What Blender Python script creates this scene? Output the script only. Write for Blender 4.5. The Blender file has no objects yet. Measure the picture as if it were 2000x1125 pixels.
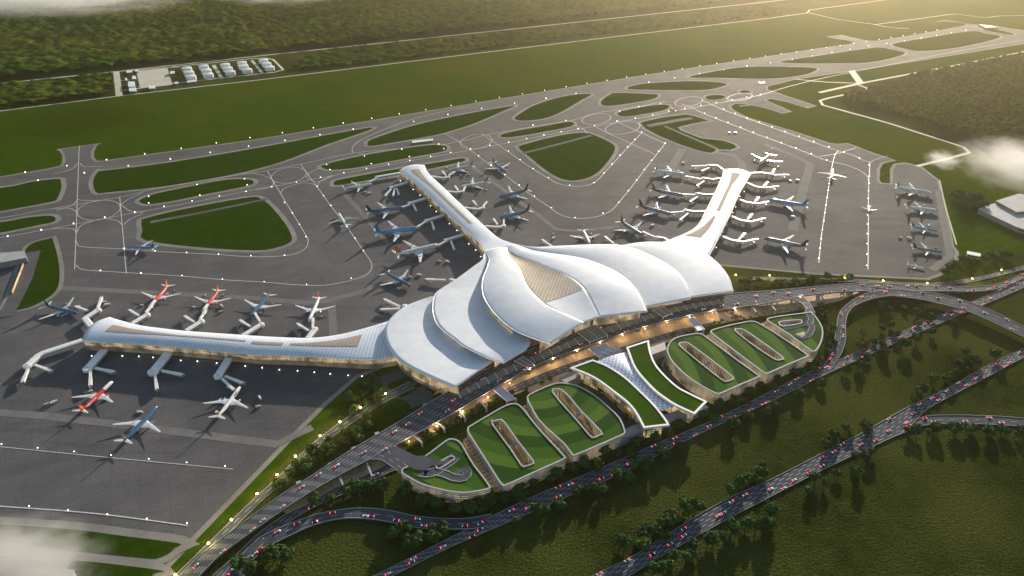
import bpy, math, random, re
import numpy as np
from mathutils import Vector, Matrix
from mathutils.geometry import tessellate_polygon
R = math.radians
random.seed(7); rng = np.random.default_rng(7)
sc = bpy.context.scene
# ------------------------------------------------------------------ camera
F, CX, CY, H = 1254.0, 1000.0, 562.5, 700.0
ROLL, PITCH = R(0.682), R(33.327)
cam = bpy.data.cameras.new("camera"); camo = bpy.data.objects.new("camera", cam)
sc.collection.objects.link(camo); sc.camera = camo
cam.sensor_width = 36; cam.lens = F / 2000 * 36; cam.clip_start = 1; cam.clip_end = 80000
cr, sr = math.cos(-ROLL), math.sin(-ROLL)
RIGHT = Vector((1, 0, 0)); UP = Vector((0, math.sin(PITCH), math.cos(PITCH))); FWD = Vector((0, math.cos(PITCH), -math.sin(PITCH)))
cX = RIGHT * cr - UP * sr; cY = RIGHT * sr + UP * cr
m = Matrix((cX, cY, -FWD)).transposed().to_4x4(); m.translation = Vector((0, 0, H)); camo.matrix_world = m
def P(u, v, z=0.0):
    """world point at height z on the ray the survey photo gives for (u, v)"""
    x, y = u - CX, v - CY
    xr = cr * x - sr * y; yr = sr * x + cr * y
    d = RIGHT * xr - UP * yr + FWD * F
    t = (H - z) / (-d.z)
    return Vector((d.x * t, d.y * t, z))
# ------------------------------------------------------------------ sky and sun
SUN_EL, SUN_AZ = R(14), R(22)      # azimuth clockwise from +Y (towards +X)
w = bpy.data.worlds.new("World"); sc.world = w; w.use_nodes = True
nt = w.node_tree; sky = nt.nodes.new("ShaderNodeTexSky"); sky.sky_type = 'NISHITA'; sky.sun_disc = False
sky.sun_elevation = SUN_EL; sky.sun_rotation = SUN_AZ; sky.altitude = 100; sky.dust_density = 1.0; sky.air_density = 1.2
nt.links.new(sky.outputs[0], nt.nodes["Background"].inputs[0]); nt.nodes["Background"].inputs[1].default_value = 0.09
sl = bpy.data.lights.new("sun", 'SUN'); sl.energy = 5.0; sl.angle = R(0.6); sl.color = (1.0, 0.88, 0.72)
so = bpy.data.objects.new("sun", sl); sc.collection.objects.link(so)
sd = Vector((math.sin(SUN_AZ) * math.cos(SUN_EL), math.cos(SUN_AZ) * math.cos(SUN_EL), math.sin(SUN_EL)))
so.rotation_euler = sd.to_track_quat('Z', 'Y').to_euler()
sc.view_settings.view_transform = 'Standard'; sc.view_settings.look = 'None'; sc.view_settings.gamma = 1
sc.view_settings.exposure = 0.72
sc.cycles.volume_step_rate = 1; sc.cycles.volume_max_steps = 256; sc.cycles.max_bounces = 6; sc.cycles.volume_bounces = 1
sc.cycles.use_denoising = True
# ------------------------------------------------------------------ materials
def mat(name, col, rough=0.7, metal=0.0, col2=None, nscale=0.02, detail=4, emit=None, estr=0, bump=0, bscale=1.0, fine=0, fscale=1.0, c3=None, n3=0.003, slab=0, mow=0, spec=None, lohi=(.35, .65)):
    m = bpy.data.materials.new(name); m.use_nodes = True; n = m.node_tree.nodes; l = m.node_tree.links
    b = n["Principled BSDF"]; b.inputs["Roughness"].default_value = rough; b.inputs["Metallic"].default_value = metal
    b.inputs["Base Color"].default_value = (*col, 1)
    if spec is not None: b.inputs["Specular IOR Level"].default_value = spec
    geo = n.new("ShaderNodeNewGeometry")
    def noise(s, d=4):
        t = n.new("ShaderNodeTexNoise"); t.inputs["Scale"].default_value = s; t.inputs["Detail"].default_value = d
        l.new(geo.outputs["Position"], t.inputs["Vector"]); return t.outputs["Fac"]
    cur = None
    def ramp(f, lo, hi):
        r = n.new("ShaderNodeMapRange"); r.inputs["From Min"].default_value = lo; r.inputs["From Max"].default_value = hi
        l.new(f, r.inputs["Value"]); return r.outputs[0]
    def mix(a, bb, f, mode='MIX'):
        x = n.new("ShaderNodeMix"); x.data_type = 'RGBA'; x.blend_type = mode
        for i, q in ((6, a), (7, bb)):
            if isinstance(q, tuple): x.inputs[i].default_value = (*q, 1)
            else: l.new(q, x.inputs[i])
        if isinstance(f, float): x.inputs[0].default_value = f
        else: l.new(f, x.inputs[0])
        return x.outputs[2]
    if col2: cur = mix(col, col2, ramp(noise(nscale, detail), *lohi))
    if c3: cur = mix(cur or col, c3, ramp(noise(n3, 3), .42, .62))
    if fine:
        g = ramp(noise(fscale, 2), .3, .7)
        h = n.new("ShaderNodeMapRange"); h.inputs["To Min"].default_value = 1 - fine; h.inputs["To Max"].default_value = 1 + fine; l.new(g, h.inputs["Value"])
        vm = n.new("ShaderNodeVectorMath"); vm.operation = 'SCALE'
        if cur: l.new(cur, vm.inputs[0])
        else: vm.inputs[0].default_value = col
        l.new(h.outputs[0], vm.inputs["Scale"]); cur = vm.outputs[0]
    if mow:
        mp = n.new("ShaderNodeMapping"); mp.inputs["Rotation"].default_value = (0, 0, R(-27.6)); l.new(geo.outputs["Position"], mp.inputs[0])
        wv = n.new("ShaderNodeTexWave"); wv.bands_direction = 'Y'; wv.inputs["Scale"].default_value = mow; wv.inputs["Distortion"].default_value = 1.2; wv.inputs["Detail"].default_value = 3; wv.inputs["Detail Scale"].default_value = .3; l.new(mp.outputs[0], wv.inputs["Vector"])
        cur = mix(cur, (.84, .86, .84), ramp(wv.outputs["Fac"], .3, .7), 'MULTIPLY')
        cur = mix(cur, (1.35, 1.05, .9), ramp(noise(.009, 6), .56, .75), 'MULTIPLY')
    if slab:
        mp = n.new("ShaderNodeMapping"); mp.inputs["Rotation"].default_value = (0, 0, R(-28)); l.new(geo.outputs["Position"], mp.inputs[0])
        bt = n.new("ShaderNodeTexBrick"); l.new(mp.outputs[0], bt.inputs["Vector"]); bt.inputs["Scale"].default_value = 1; bt.inputs["Brick Width"].default_value = slab; bt.inputs["Row Height"].default_value = slab * .5; bt.inputs["Mortar Size"].default_value = slab * .011; bt.offset = 0; bt.inputs["Color1"].default_value = (.93, .93, .93, 1); bt.inputs["Color2"].default_value = (1.07, 1.07, 1.07, 1); bt.inputs["Mortar"].default_value = (.8, .8, .8, 1)
        cur = mix(cur or col, bt.outputs["Color"], 1.0, 'MULTIPLY')
        tr = n.new("ShaderNodeTexNoise"); tr.inputs["Scale"].default_value = 1; tr.inputs["Detail"].default_value = 5; mq = n.new("ShaderNodeMapping"); mq.inputs["Rotation"].default_value = (0, 0, R(-28)); mq.inputs["Scale"].default_value = (.006, .06, 1); l.new(geo.outputs["Position"], mq.inputs[0]); l.new(mq.outputs[0], tr.inputs["Vector"])
        cur = mix(cur, (.78, .78, .80), ramp(tr.outputs["Fac"], .56, .72), 'MULTIPLY')
    if cur: l.new(cur, b.inputs["Base Color"])
    if emit: b.inputs["Emission Color"].default_value = (*emit, 1); b.inputs["Emission Strength"].default_value = estr
    if bump:
        bp = n.new("ShaderNodeBump"); bp.inputs["Strength"].default_value = bump; bp.inputs["Distance"].default_value = 3 / max(bscale, .01) * .3
        l.new(noise(bscale, 5), bp.inputs["Height"]); l.new(bp.outputs[0], b.inputs["Normal"])
    if emit: m.cycles.emission_sampling = 'NONE'
    return m
def uvstripe(name, base, line, period, width, axis=0, rough=.35, metal=0.0, per2=None, w2=.1, emit=None, estr=0, emitband=None, noise_emit=False, spec=.5, bump=0):
    """stripes in metres along uv axis; optional second direction; emission on the non-line cells"""
    m = bpy.data.materials.new(name); m.use_nodes = True; n = m.node_tree.nodes; l = m.node_tree.links
    b = n["Principled BSDF"]; b.inputs["Roughness"].default_value = rough; b.inputs["Metallic"].default_value = metal; b.inputs["Specular IOR Level"].default_value = spec
    uv = n.new("ShaderNodeUVMap"); sp = n.new("ShaderNodeSeparateXYZ"); l.new(uv.outputs[0], sp.inputs[0])
    def mth(op, a, bb=None):
        x = n.new("ShaderNodeMath"); x.operation = op
        for i, q in enumerate((a, bb)):
            if q is None: continue
            if isinstance(q, (int, float)): x.inputs[i].default_value = q
            else: l.new(q, x.inputs[i])
        return x.outputs[0]
    f = mth('LESS_THAN', mth('FRACT', mth('DIVIDE', sp.outputs[axis], period)), width)
    if per2: f = mth('MAXIMUM', f, mth('LESS_THAN', mth('FRACT', mth('DIVIDE', sp.outputs[1 - axis], per2)), w2))
    mx = n.new("ShaderNodeMix"); mx.data_type = 'RGBA'; l.new(f, mx.inputs[0]); mx.inputs[6].default_value = (*base, 1); mx.inputs[7].default_value = (*line, 1)
    nz = n.new("ShaderNodeTexNoise"); nz.inputs["Scale"].default_value = .06; geo = n.new("ShaderNodeNewGeometry"); l.new(geo.outputs["Position"], nz.inputs["Vector"])
    hr = n.new("ShaderNodeMapRange"); hr.inputs["To Min"].default_value = .86; hr.inputs["To Max"].default_value = 1.1; l.new(nz.outputs["Fac"], hr.inputs["Value"])
    vm = n.new("ShaderNodeVectorMath"); vm.operation = 'SCALE'; l.new(mx.outputs[2], vm.inputs[0]); l.new(hr.outputs[0], vm.inputs["Scale"])
    l.new(vm.outputs[0], b.inputs["Base Color"])
    if emit:
        b.inputs["Emission Color"].default_value = (*emit, 1)
        e = mth('SUBTRACT', 1.0, f)
        if emitband:
            z = sp.outputs[1]
            e = mth('MULTIPLY', e, mth('MULTIPLY', mth('GREATER_THAN', z, emitband[0]), mth('LESS_THAN', z, emitband[1])))
        n2 = n.new("ShaderNodeTexNoise"); n2.inputs["Scale"].default_value = .05; n2.inputs["Detail"].default_value = 5; l.new(geo.outputs["Position"], n2.inputs["Vector"])
        q = n.new("ShaderNodeMapRange"); q.inputs["From Min"].default_value = .38; q.inputs["From Max"].default_value = .62; l.new(n2.outputs["Fac"], q.inputs["Value"])
        e = mth('MULTIPLY', e, mth('MULTIPLY', q.outputs[0], estr)); l.new(e, b.inputs["Emission Strength"])
        m.cycles.emission_sampling = 'NONE'
    if bump:
        bp = n.new("ShaderNodeBump"); bp.inputs["Strength"].default_value = bump; l.new(f, bp.inputs["Height"]); l.new(bp.outputs[0], b.inputs["Normal"])
    return m
M = {}
M['meadow'] = mat('meadow', (.025, .035, .008), .95, col2=(.042, .050, .011), nscale=.05, c3=(.058, .068, .016), n3=.006, fine=.5, fscale=.4, bump=.6, bscale=.3, spec=0)
M['lawn'] = mat('lawn', (.029, .064, .001), .95, col2=(.043, .081, .002), nscale=.03, c3=(.062, .082, .003), n3=.0025, fine=.3, fscale=.4, spec=.0, mow=.012)
M['lawn_dk'] = mat('island_lawn', (.018, .045, .001), .95, col2=(.027, .056, .002), nscale=.04, fine=.3, fscale=.5, spec=0, mow=.016)
M['pave'] = mat('apron_asphalt', (.102, .100, .108), .9, spec=.12, col2=(.132, .129, .136), nscale=.012, fine=.2, fscale=.45, c3=(.088, .088, .099), n3=.0045, slab=34)
M['shoulder'] = mat('concrete_shoulder', (.20, .19, .178), .9, spec=.15, col2=(.26, .25, .23), nscale=.02, fine=.1, fscale=.3)
M['lane'] = mat('apron_lane', (.155, .152, .155), .9, spec=.12, col2=(.19, .185, .185), nscale=.03, fine=.12, fscale=.4)
M['lot'] = mat('concrete_lot', (.42, .42, .40), .8, col2=(.5, .5, .48), nscale=.03)
M['line'] = mat('marking_paint', (.62, .61, .56), .6, fine=.2, fscale=.3)
M['road'] = mat('road_asphalt', (.062, .070, .092), .9, spec=.12, col2=(.085, .092, .112), nscale=.04, fine=.25, fscale=.6)
M['track'] = mat('perimeter_concrete', (.48, .46, .38), .8, col2=(.56, .54, .45), nscale=.02)
M['kerb'] = mat('concrete_parapet', (.33, .34, .36), .7, col2=(.40, .41, .43), nscale=.05)
M['plaza'] = mat('tan_paving', (.50, .35, .20), .8, col2=(.60, .44, .27), nscale=.06, fine=.25, fscale=.35, c3=(.33, .24, .15), n3=.02)
M['white'] = mat('white_panel', (.78, .79, .80), .4, col2=(.84, .84, .85), nscale=.05)
M['grey'] = mat('grey_panel', (.22, .23, .26), .6, col2=(.28, .29, .31), nscale=.08)
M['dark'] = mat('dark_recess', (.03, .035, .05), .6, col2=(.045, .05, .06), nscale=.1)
M['roof'] = uvstripe('roof_standing_seam', (.78, .815, .88), (.62, .67, .77), 4.0, .22, axis=1, rough=.6, metal=.0, spec=.12, bump=0)
M['roof_y'] = uvstripe('roof_cross_seam', (.68, .74, .84), (.48, .57, .71), 6.0, .28, axis=1, rough=.55, metal=.0, spec=.15, bump=0)
M['rim'] = mat('roof_rim_metal', (.80, .82, .86), .3, metal=.3, fine=.05, fscale=.2)
M['skyl'] = uvstripe('skylight_diagrid', (.44, .33, .20), (.62, .60, .64), 6.0, .22, axis=0, per2=6.0, w2=.22, rough=.7, spec=.05, emit=(1, .72, .42), estr=.05)
M['skyl_p'] = uvstripe('pier_skylight', (.33, .27, .22), (.44, .40, .38), 5.0, .25, axis=1, per2=9, w2=.06, rough=.7, spec=.05, emit=(1, .75, .5), estr=.03)
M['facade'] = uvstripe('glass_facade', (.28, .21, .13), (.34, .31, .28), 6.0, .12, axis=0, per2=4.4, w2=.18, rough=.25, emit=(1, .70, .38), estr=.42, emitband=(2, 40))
M['fac_low'] = uvstripe('louvre_facade', (.09, .09, .10), (.34, .31, .27), 5.0, .14, axis=0, per2=2.0, w2=.32, rough=.4, emit=(1, .7, .4), estr=.1)
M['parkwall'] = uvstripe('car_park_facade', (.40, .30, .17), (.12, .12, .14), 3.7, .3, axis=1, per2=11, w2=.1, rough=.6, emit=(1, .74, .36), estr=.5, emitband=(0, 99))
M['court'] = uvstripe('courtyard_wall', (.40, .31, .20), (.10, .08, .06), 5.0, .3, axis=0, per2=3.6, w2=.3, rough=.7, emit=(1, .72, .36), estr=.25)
M['glassgreen'] = uvstripe('canopy_glass', (.17, .21, .21), (.26, .30, .29), 4.0, .12, axis=0, rough=.4)
M['diag'] = uvstripe('white_diagrid_glass', (.42, .50, .78), (.88, .90, .95), 8.0, .36, axis=0, per2=8.0, w2=.36, rough=.3)
M['lamp_w'] = mat('airfield_lamp_glow', (.9, .9, 1), .4, emit=(1.0, .97, .95), estr=4.0)
M['lamp_y'] = mat('street_lamp_glow', (1, .9, .4), .4, emit=(1.0, .86, .22), estr=9.0)
M['steel'] = mat('galvanised_steel', (.35, .36, .38), .4, metal=.5, fine=.1, fscale=3)
M['bark'] = mat('bark', (.06, .045, .03), .9, fine=.3, fscale=3)
LEAF = []
for i, (a, b_) in enumerate([((.025, .055, .012), (.055, .10, .018)), ((.05, .08, .012), (.10, .13, .02)), ((.025, .07, .016), (.05, .12, .025)), ((.08, .09, .015), (.15, .15, .03))]):
    LEAF.append(mat('leaves_%s' % 'dark olive fresh ochre'.split()[i], a, .85, col2=b_, nscale=.25, fine=.5, fscale=1.2, spec=.2))
M['forest'] = mat('forest_canopy', (.012, .036, .006), .9, col2=(.050, .085, .008), nscale=.02, c3=(.075, .085, .010), n3=.0022, fine=.55, fscale=.05, spec=0)
M['wood'] = mat('wood_canopy', (.020, .042, .006), .9, col2=(.056, .076, .010), nscale=.02, c3=(.085, .080, .012), n3=.004, fine=.75, fscale=.09, spec=0)
M['bandlawn'] = mat('band_lawn', (.034, .082, .006), .95, col2=(.046, .10, .009), nscale=.08, fine=.3, fscale=.6, spec=0, c3=(.04, .075, .01), n3=.03)
def roof_lawn():
    m = bpy.data.materials.new('roof_lawn'); m.use_nodes = True; n = m.node_tree.nodes; l = m.node_tree.links
    b = n["Principled BSDF"]; b.inputs["Roughness"].default_value = .95; b.inputs["Specular IOR Level"].default_value = .1
    g = n.new("ShaderNodeNewGeometry"); wv = n.new("ShaderNodeTexWave"); wv.wave_type = 'RINGS'; wv.rings_direction = 'Z'; wv.wave_profile = 'SAW'
    mp = n.new("ShaderNodeMapping"); mp.inputs["Location"].default_value = (-40, -760, 0); l.new(g.outputs["Position"], mp.inputs[0]); l.new(mp.outputs[0], wv.inputs[0])
    wv.inputs["Scale"].default_value = .0050; wv.inputs["Distortion"].default_value = 3.5; wv.inputs["Detail"].default_value = 0; wv.inputs["Detail Scale"].default_value = .6
    cr_ = n.new("ShaderNodeValToRGB"); cr_.color_ramp.interpolation = 'CONSTANT'; e = cr_.color_ramp.elements
    e[0].color = (.017, .058, .005, 1); e[1].position = .36; e[1].color = (.040, .100, .009, 1)
    x = e.new(.7); x.color = (.072, .142, .018, 1)
    l.new(wv.outputs["Fac"], cr_.inputs[0])
    nz = n.new("ShaderNodeTexNoise"); nz.inputs["Scale"].default_value = .7; l.new(g.outputs["Position"], nz.inputs[0])
    hr = n.new("ShaderNodeMapRange"); hr.inputs["To Min"].default_value = .7; hr.inputs["To Max"].default_value = 1.3; l.new(nz.outputs[0], hr.inputs[0])
    vm = n.new("ShaderNodeVectorMath"); vm.operation = 'SCALE'; l.new(cr_.outputs[0], vm.inputs[0]); l.new(hr.outputs[0], vm.inputs["Scale"]); l.new(vm.outputs[0], b.inputs["Base Color"])
    return m
M['rooflawn'] = roof_lawn()
# ------------------------------------------------------------------ helpers
COL = sc.collection
def tag(o, label=None, cat=None, group=None, kind=None):
    if label: o["label"] = label
    if cat: o["category"] = cat
    if group: o["group"] = group
    if kind: o["kind"] = kind
    return o
def empty(name, loc, rz=0, **k):
    o = bpy.data.objects.new(name, None); COL.objects.link(o); o.location = loc; o.rotation_euler = (0, 0, rz); o.empty_display_size = 1
    return tag(o, **k)
class MB:
    def __init__(s): s.v = []; s.f = []; s.uv = []; s.mi = []; s.cur = 0
    def face(s, pts, uv=None):
        i = len(s.v); s.v += [tuple(p) for p in pts]; s.f.append(tuple(range(i, i + len(pts)))); s.mi.append(s.cur)
        s.uv.append(uv or [(p[0], p[1]) for p in pts])
    def grid(s, G, UV=None, close=False):
        i = len(s.v); nr, nc = len(G), len(G[0])
        for r in G: s.v += [tuple(p) for p in r]
        for a in range(nr - 1):
            for b in range(nc if close else nc - 1):
                b2 = (b + 1) % nc
                s.f.append((i + a * nc + b, i + a * nc + b2, i + (a + 1) * nc + b2, i + (a + 1) * nc + b)); s.mi.append(s.cur)
                s.uv.append([UV[a][b], UV[a][b2], UV[a + 1][b2], UV[a + 1][b]] if UV else [(0, 0)] * 4)
    def box(s, c, sx, sy, sz, rz=0, taper=1.0):
        ca, sa = math.cos(rz), math.sin(rz); q = []
        for z, k in ((0, 1), (sz, taper)):
            for x, y in ((-1, -1), (1, -1), (1, 1), (-1, 1)):
                X, Y = x * sx / 2 * k, y * sy / 2 * k
                q.append((c[0] + ca * X - sa * Y, c[1] + sa * X + ca * Y, c[2] + z))
        i = len(s.v); s.v += q
        for f in ((3, 2, 1, 0), (4, 5, 6, 7), (0, 1, 5, 4), (1, 2, 6, 5), (2, 3, 7, 6), (3, 0, 4, 7)):
            s.f.append(tuple(i + k for k in f)); s.mi.append(s.cur); s.uv.append([(0, 0), (1, 0), (1, 1), (0, 1)])
    def tube(s, pts, rad, n=8, cap=True, sc_=(1, 1)):
        pts = [Vector(p) for p in pts]; G = []
        if not hasattr(rad, '__len__'): rad = [rad] * len(pts)
        for k, p in enumerate(pts):
            d = (pts[min(k + 1, len(pts) - 1)] - pts[max(k - 1, 0)]).normalized()
            up = Vector((0, 0, 1)) if abs(d.z) < .9 else Vector((1, 0, 0))
            a = d.cross(up).normalized(); b = a.cross(d)
            G.append([p + a * math.cos(t * 2 * math.pi / n) * rad[k] * sc_[0] + b * math.sin(t * 2 * math.pi / n) * rad[k] * sc_[1] for t in range(n)])
        s.grid(G, close=True)
        if cap: s.face(G[0][::-1]); s.face(G[-1])
    def build(s, name, mats, parent=None, smooth=False):
        me = bpy.data.meshes.new(name); me.from_pydata(s.v, [], s.f)
        ul = me.uv_layers.new(name="UVMap"); flat = [c for f in s.uv for p in f for c in (p[0], p[1])]
        ul.data.foreach_set("uv", flat)
        for mm in (mats if isinstance(mats, (list, tuple)) else [mats]): me.materials.append(mm)
        me.polygons.foreach_set("material_index", s.mi)
        if smooth: me.polygons.foreach_set("use_smooth", [True] * len(s.f))
        o = bpy.data.objects.new(name, me); COL.objects.link(o)
        if parent: o.parent = parent; o.matrix_parent_inverse = parent.matrix_basis.inverted()
        return o
def local(o):   # parts built in local space
    o.matrix_parent_inverse = Matrix(); return o
def cat(pts, closed=False, k=6):
    p = [tuple(q) for q in pts]; n = len(p); out = []; D = len(p[0])
    rngs = n if closed else n - 1
    for i in range(rngs):
        p1, p2 = p[i], p[(i + 1) % n]
        p0 = p[(i - 1) % n] if (closed or i > 0) else tuple(2 * a - b for a, b in zip(p1, p2))
        p3 = p[(i + 2) % n] if (closed or i + 2 < n) else tuple(2 * b - a for a, b in zip(p1, p2))
        for j in range(k):
            t = j / k
            out.append(tuple(.5 * (2 * b + (c - a) * t + (2 * a - 5 * b + 4 * c - d) * t * t + (3 * b - a - 3 * c + d) * t ** 3) for a, b, c, d in zip(p0, p1, p2, p3)))
    if not closed: out.append(p[-1])
    return out
def px(pts, z=0.0): return [P(q[0], q[1], q[2] if len(q) > 2 else z) for q in pts]
def area2(p): return sum(p[i].x * p[(i + 1) % len(p)].y - p[(i + 1) % len(p)].x * p[i].y for i in range(len(p)))
def ccw(p): return p if area2(p) > 0 else p[::-1]
def offset(p, d):
    """offset a closed ccw loop outwards by d metres"""
    n = len(p); out = []
    for i in range(n):
        a, b, c = p[i - 1], p[i], p[(i + 1) % n]
        e1 = Vector((b.x - a.x, b.y - a.y)); e2 = Vector((c.x - b.x, c.y - b.y))
        if e1.length < 1e-4 or e2.length < 1e-4: out.append(b.copy()); continue
        e1.normalize(); e2.normalize()
        n1 = Vector((e1.y, -e1.x)); n2 = Vector((e2.y, -e2.x)); q = n1 + n2
        if q.length < 1e-3: q = n1
        q.normalize(); k = min(1 / max(q.dot(n1), .5), 2)
        out.append(Vector((b.x + q.x * d * k, b.y + q.y * d * k, b.z)))
    return out
def dedupe(p):
    out = []
    for q in p:
        if not out or (q - out[-1]).length > .05: out.append(q)
    if (out[0] - out[-1]).length < .05: out.pop()
    return out
def fill(mb, loops, z, up=True):
    L = [[Vector((q.x, q.y, 0)) for q in l] for l in loops]; flat = [q for l in L for q in l]
    for t in tessellate_polygon(L):
        a, b, c = (flat[k] for k in t)
        if ((b.x - a.x) * (c.y - a.y) - (b.y - a.y) * (c.x - a.x) > 0) != up: b, c = c, b
        mb.face([(q.x, q.y, z) for q in (a, b, c)])
def side(mb, loop, z0, z1, closed=True):
    n = len(loop); s = 0
    for i in range(n if closed else n - 1):
        a, b = loop[i], loop[(i + 1) % n]; d = math.hypot(b.x - a.x, b.y - a.y)
        if d < 1e-4: continue
        mb.face([(a.x, a.y, z0), (b.x, b.y, z0), (b.x, b.y, z1), (a.x, a.y, z1)], [(s, z0), (s + d, z0), (s + d, z1), (s, z1)]); s += d
def extr(mb, loop, z0, z1, holes=()):
    loop = ccw(loop); fill(mb, [loop] + list(holes), z1); side(mb, loop, z0, z1)
    fill(mb, [loop] + list(holes), z0, up=False)
    for h in holes: side(mb, ccw(h)[::-1], z0, z1)
def sheet(name, pts, z, m, kind='structure', holes=(), smooth=0, **k):
    p = cat(pts, True, smooth) if smooth else pts
    mb = MB(); fill(mb, [dedupe(ccw(px(p)))] + [dedupe(ccw(px(h))) for h in holes], z); return tag(mb.build(name, m), kind=kind, **k)
def resample(w, n=None, step=None):
    w = [Vector(q) for q in w]; L = [0]
    for a, b in zip(w, w[1:]): L.append(L[-1] + (b - a).length)
    if step: n = max(2, int(L[-1] / step) + 1)
    out = []; j = 0
    for i in range(n):
        t = L[-1] * i / (n - 1)
        while j < len(L) - 2 and L[j + 1] < t: j += 1
        f = (t - L[j]) / max(L[j + 1] - L[j], 1e-6); out.append(w[j].lerp(w[j + 1], min(max(f, 0), 1)))
    return out
def strip(mb, w, width, z):
    n = len(w); E = []
    for i in range(n):
        d = w[min(i + 1, n - 1)] - w[max(i - 1, 0)]; d.z = 0
        if d.length < 1e-5: d = Vector((1, 0, 0))
        d.normalize(); q = Vector((-d.y, d.x, 0)) * width / 2
        zz = z if z is not None else w[i].z
        E.append(((w[i].x + q.x, w[i].y + q.y, zz), (w[i].x - q.x, w[i].y - q.y, zz)))
    for i in range(n - 1): mb.face([E[i][0], E[i][1], E[i + 1][1], E[i + 1][0]])
ZC = [0.0]
def nz(base, step=.012): ZC[0] += step; return base + ZC[0]
# ------------------------------------------------------------------ ground
g = MB(); g.face([(-40000, -6000, 0), (40000, -6000, 0), (40000, 60000, 0), (-40000, 60000, 0)]); tag(g.build('ground', M['meadow']), kind='structure')
airfield = [(-700, 306), (0, 217), (500, 157), (1000, 96), (1500, 36), (1580, 25), (1720, 1), (1900, -25), (2500, -110), (2600, -10), (2000, 101), (1700, 163), (1700, 175), (1600, 196), (1605, 206), (1730, 239), (1907, 296), (2060, 300), (2060, 470), (1960, 500), (1880, 540), (1820, 549), (1660, 541), (1440, 521), (1380, 560), (1100, 660), (860, 745), (740, 735), (700, 768), (585, 870), (330, 1130), (150, 1330), (-700, 1330), (-1400, 600)]
sheet('airfield_grass', airfield, .1, M['lawn'])
# paved field: concrete shoulder sheet, asphalt sheet on top, lawn islands above that
outer = [(-300, 400), (0, 345), (90, 330), (118, 324), (122, 315), (121, 303), (116, 295), (109, 292), (200, 279), (190, 284), (184, 296), (184, 307), (190, 314), (200, 314), (500, 272), (750, 231), (1000, 189), (1250, 148), (1500, 110), (1600, 94), (1660, 86), (1668, 83), (1660, 80), (1613, 72), (1643, 68), (1690, 79), (1712, 80), (1800, 66), (1875, 52), (1888, 49), (1880, 45), (1826, 42), (1850, 39), (1905, 48), (1960, 53), (2010, 61), (2300, 45), (2300, 25), (2200, 50), (2000, 86), (1850, 110), (1700, 134), (1555, 155), (1500, 169), (1500, 175), (1548, 191), (1596, 207), (1577, 212), (1535, 199), (1505, 193), (1497, 196), (1548, 218), (1528, 222), (1490, 210), (1455, 203), (1436, 203), (1427, 208), (1433, 215), (1460, 229), (1500, 241), (1560, 259), (1620, 279), (1635, 281), (1655, 279), (1710, 300), (1752, 314), (1740, 316), (1725, 320), (1719, 330), (1718, 352), (1722, 357), (1738, 358), (1738, 330), (1745, 320), (1766, 317), (1800, 325), (1836, 353), (1850, 410), (1864, 482), (1873, 492), (1871, 520), (1840, 538), (1815, 547), (1600, 537), (1400, 519), (1300, 560), (1100, 640), (860, 700), (760, 715), (700, 738), (640, 790), (585, 845), (345, 1095), (328, 1114), (296, 1125), (250, 1240), (-300, 1240)]
island = {}
ow = dedupe(ccw(px(outer)))
mb = MB(); fill(mb, [ow], .3); tag(mb.build('taxiway_shoulder', M['shoulder']), kind='structure')
mb = MB(); fill(mb, [offset(ow, -8)], .5); tag(mb.build('apron', M['pave']), kind='structure')
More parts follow.
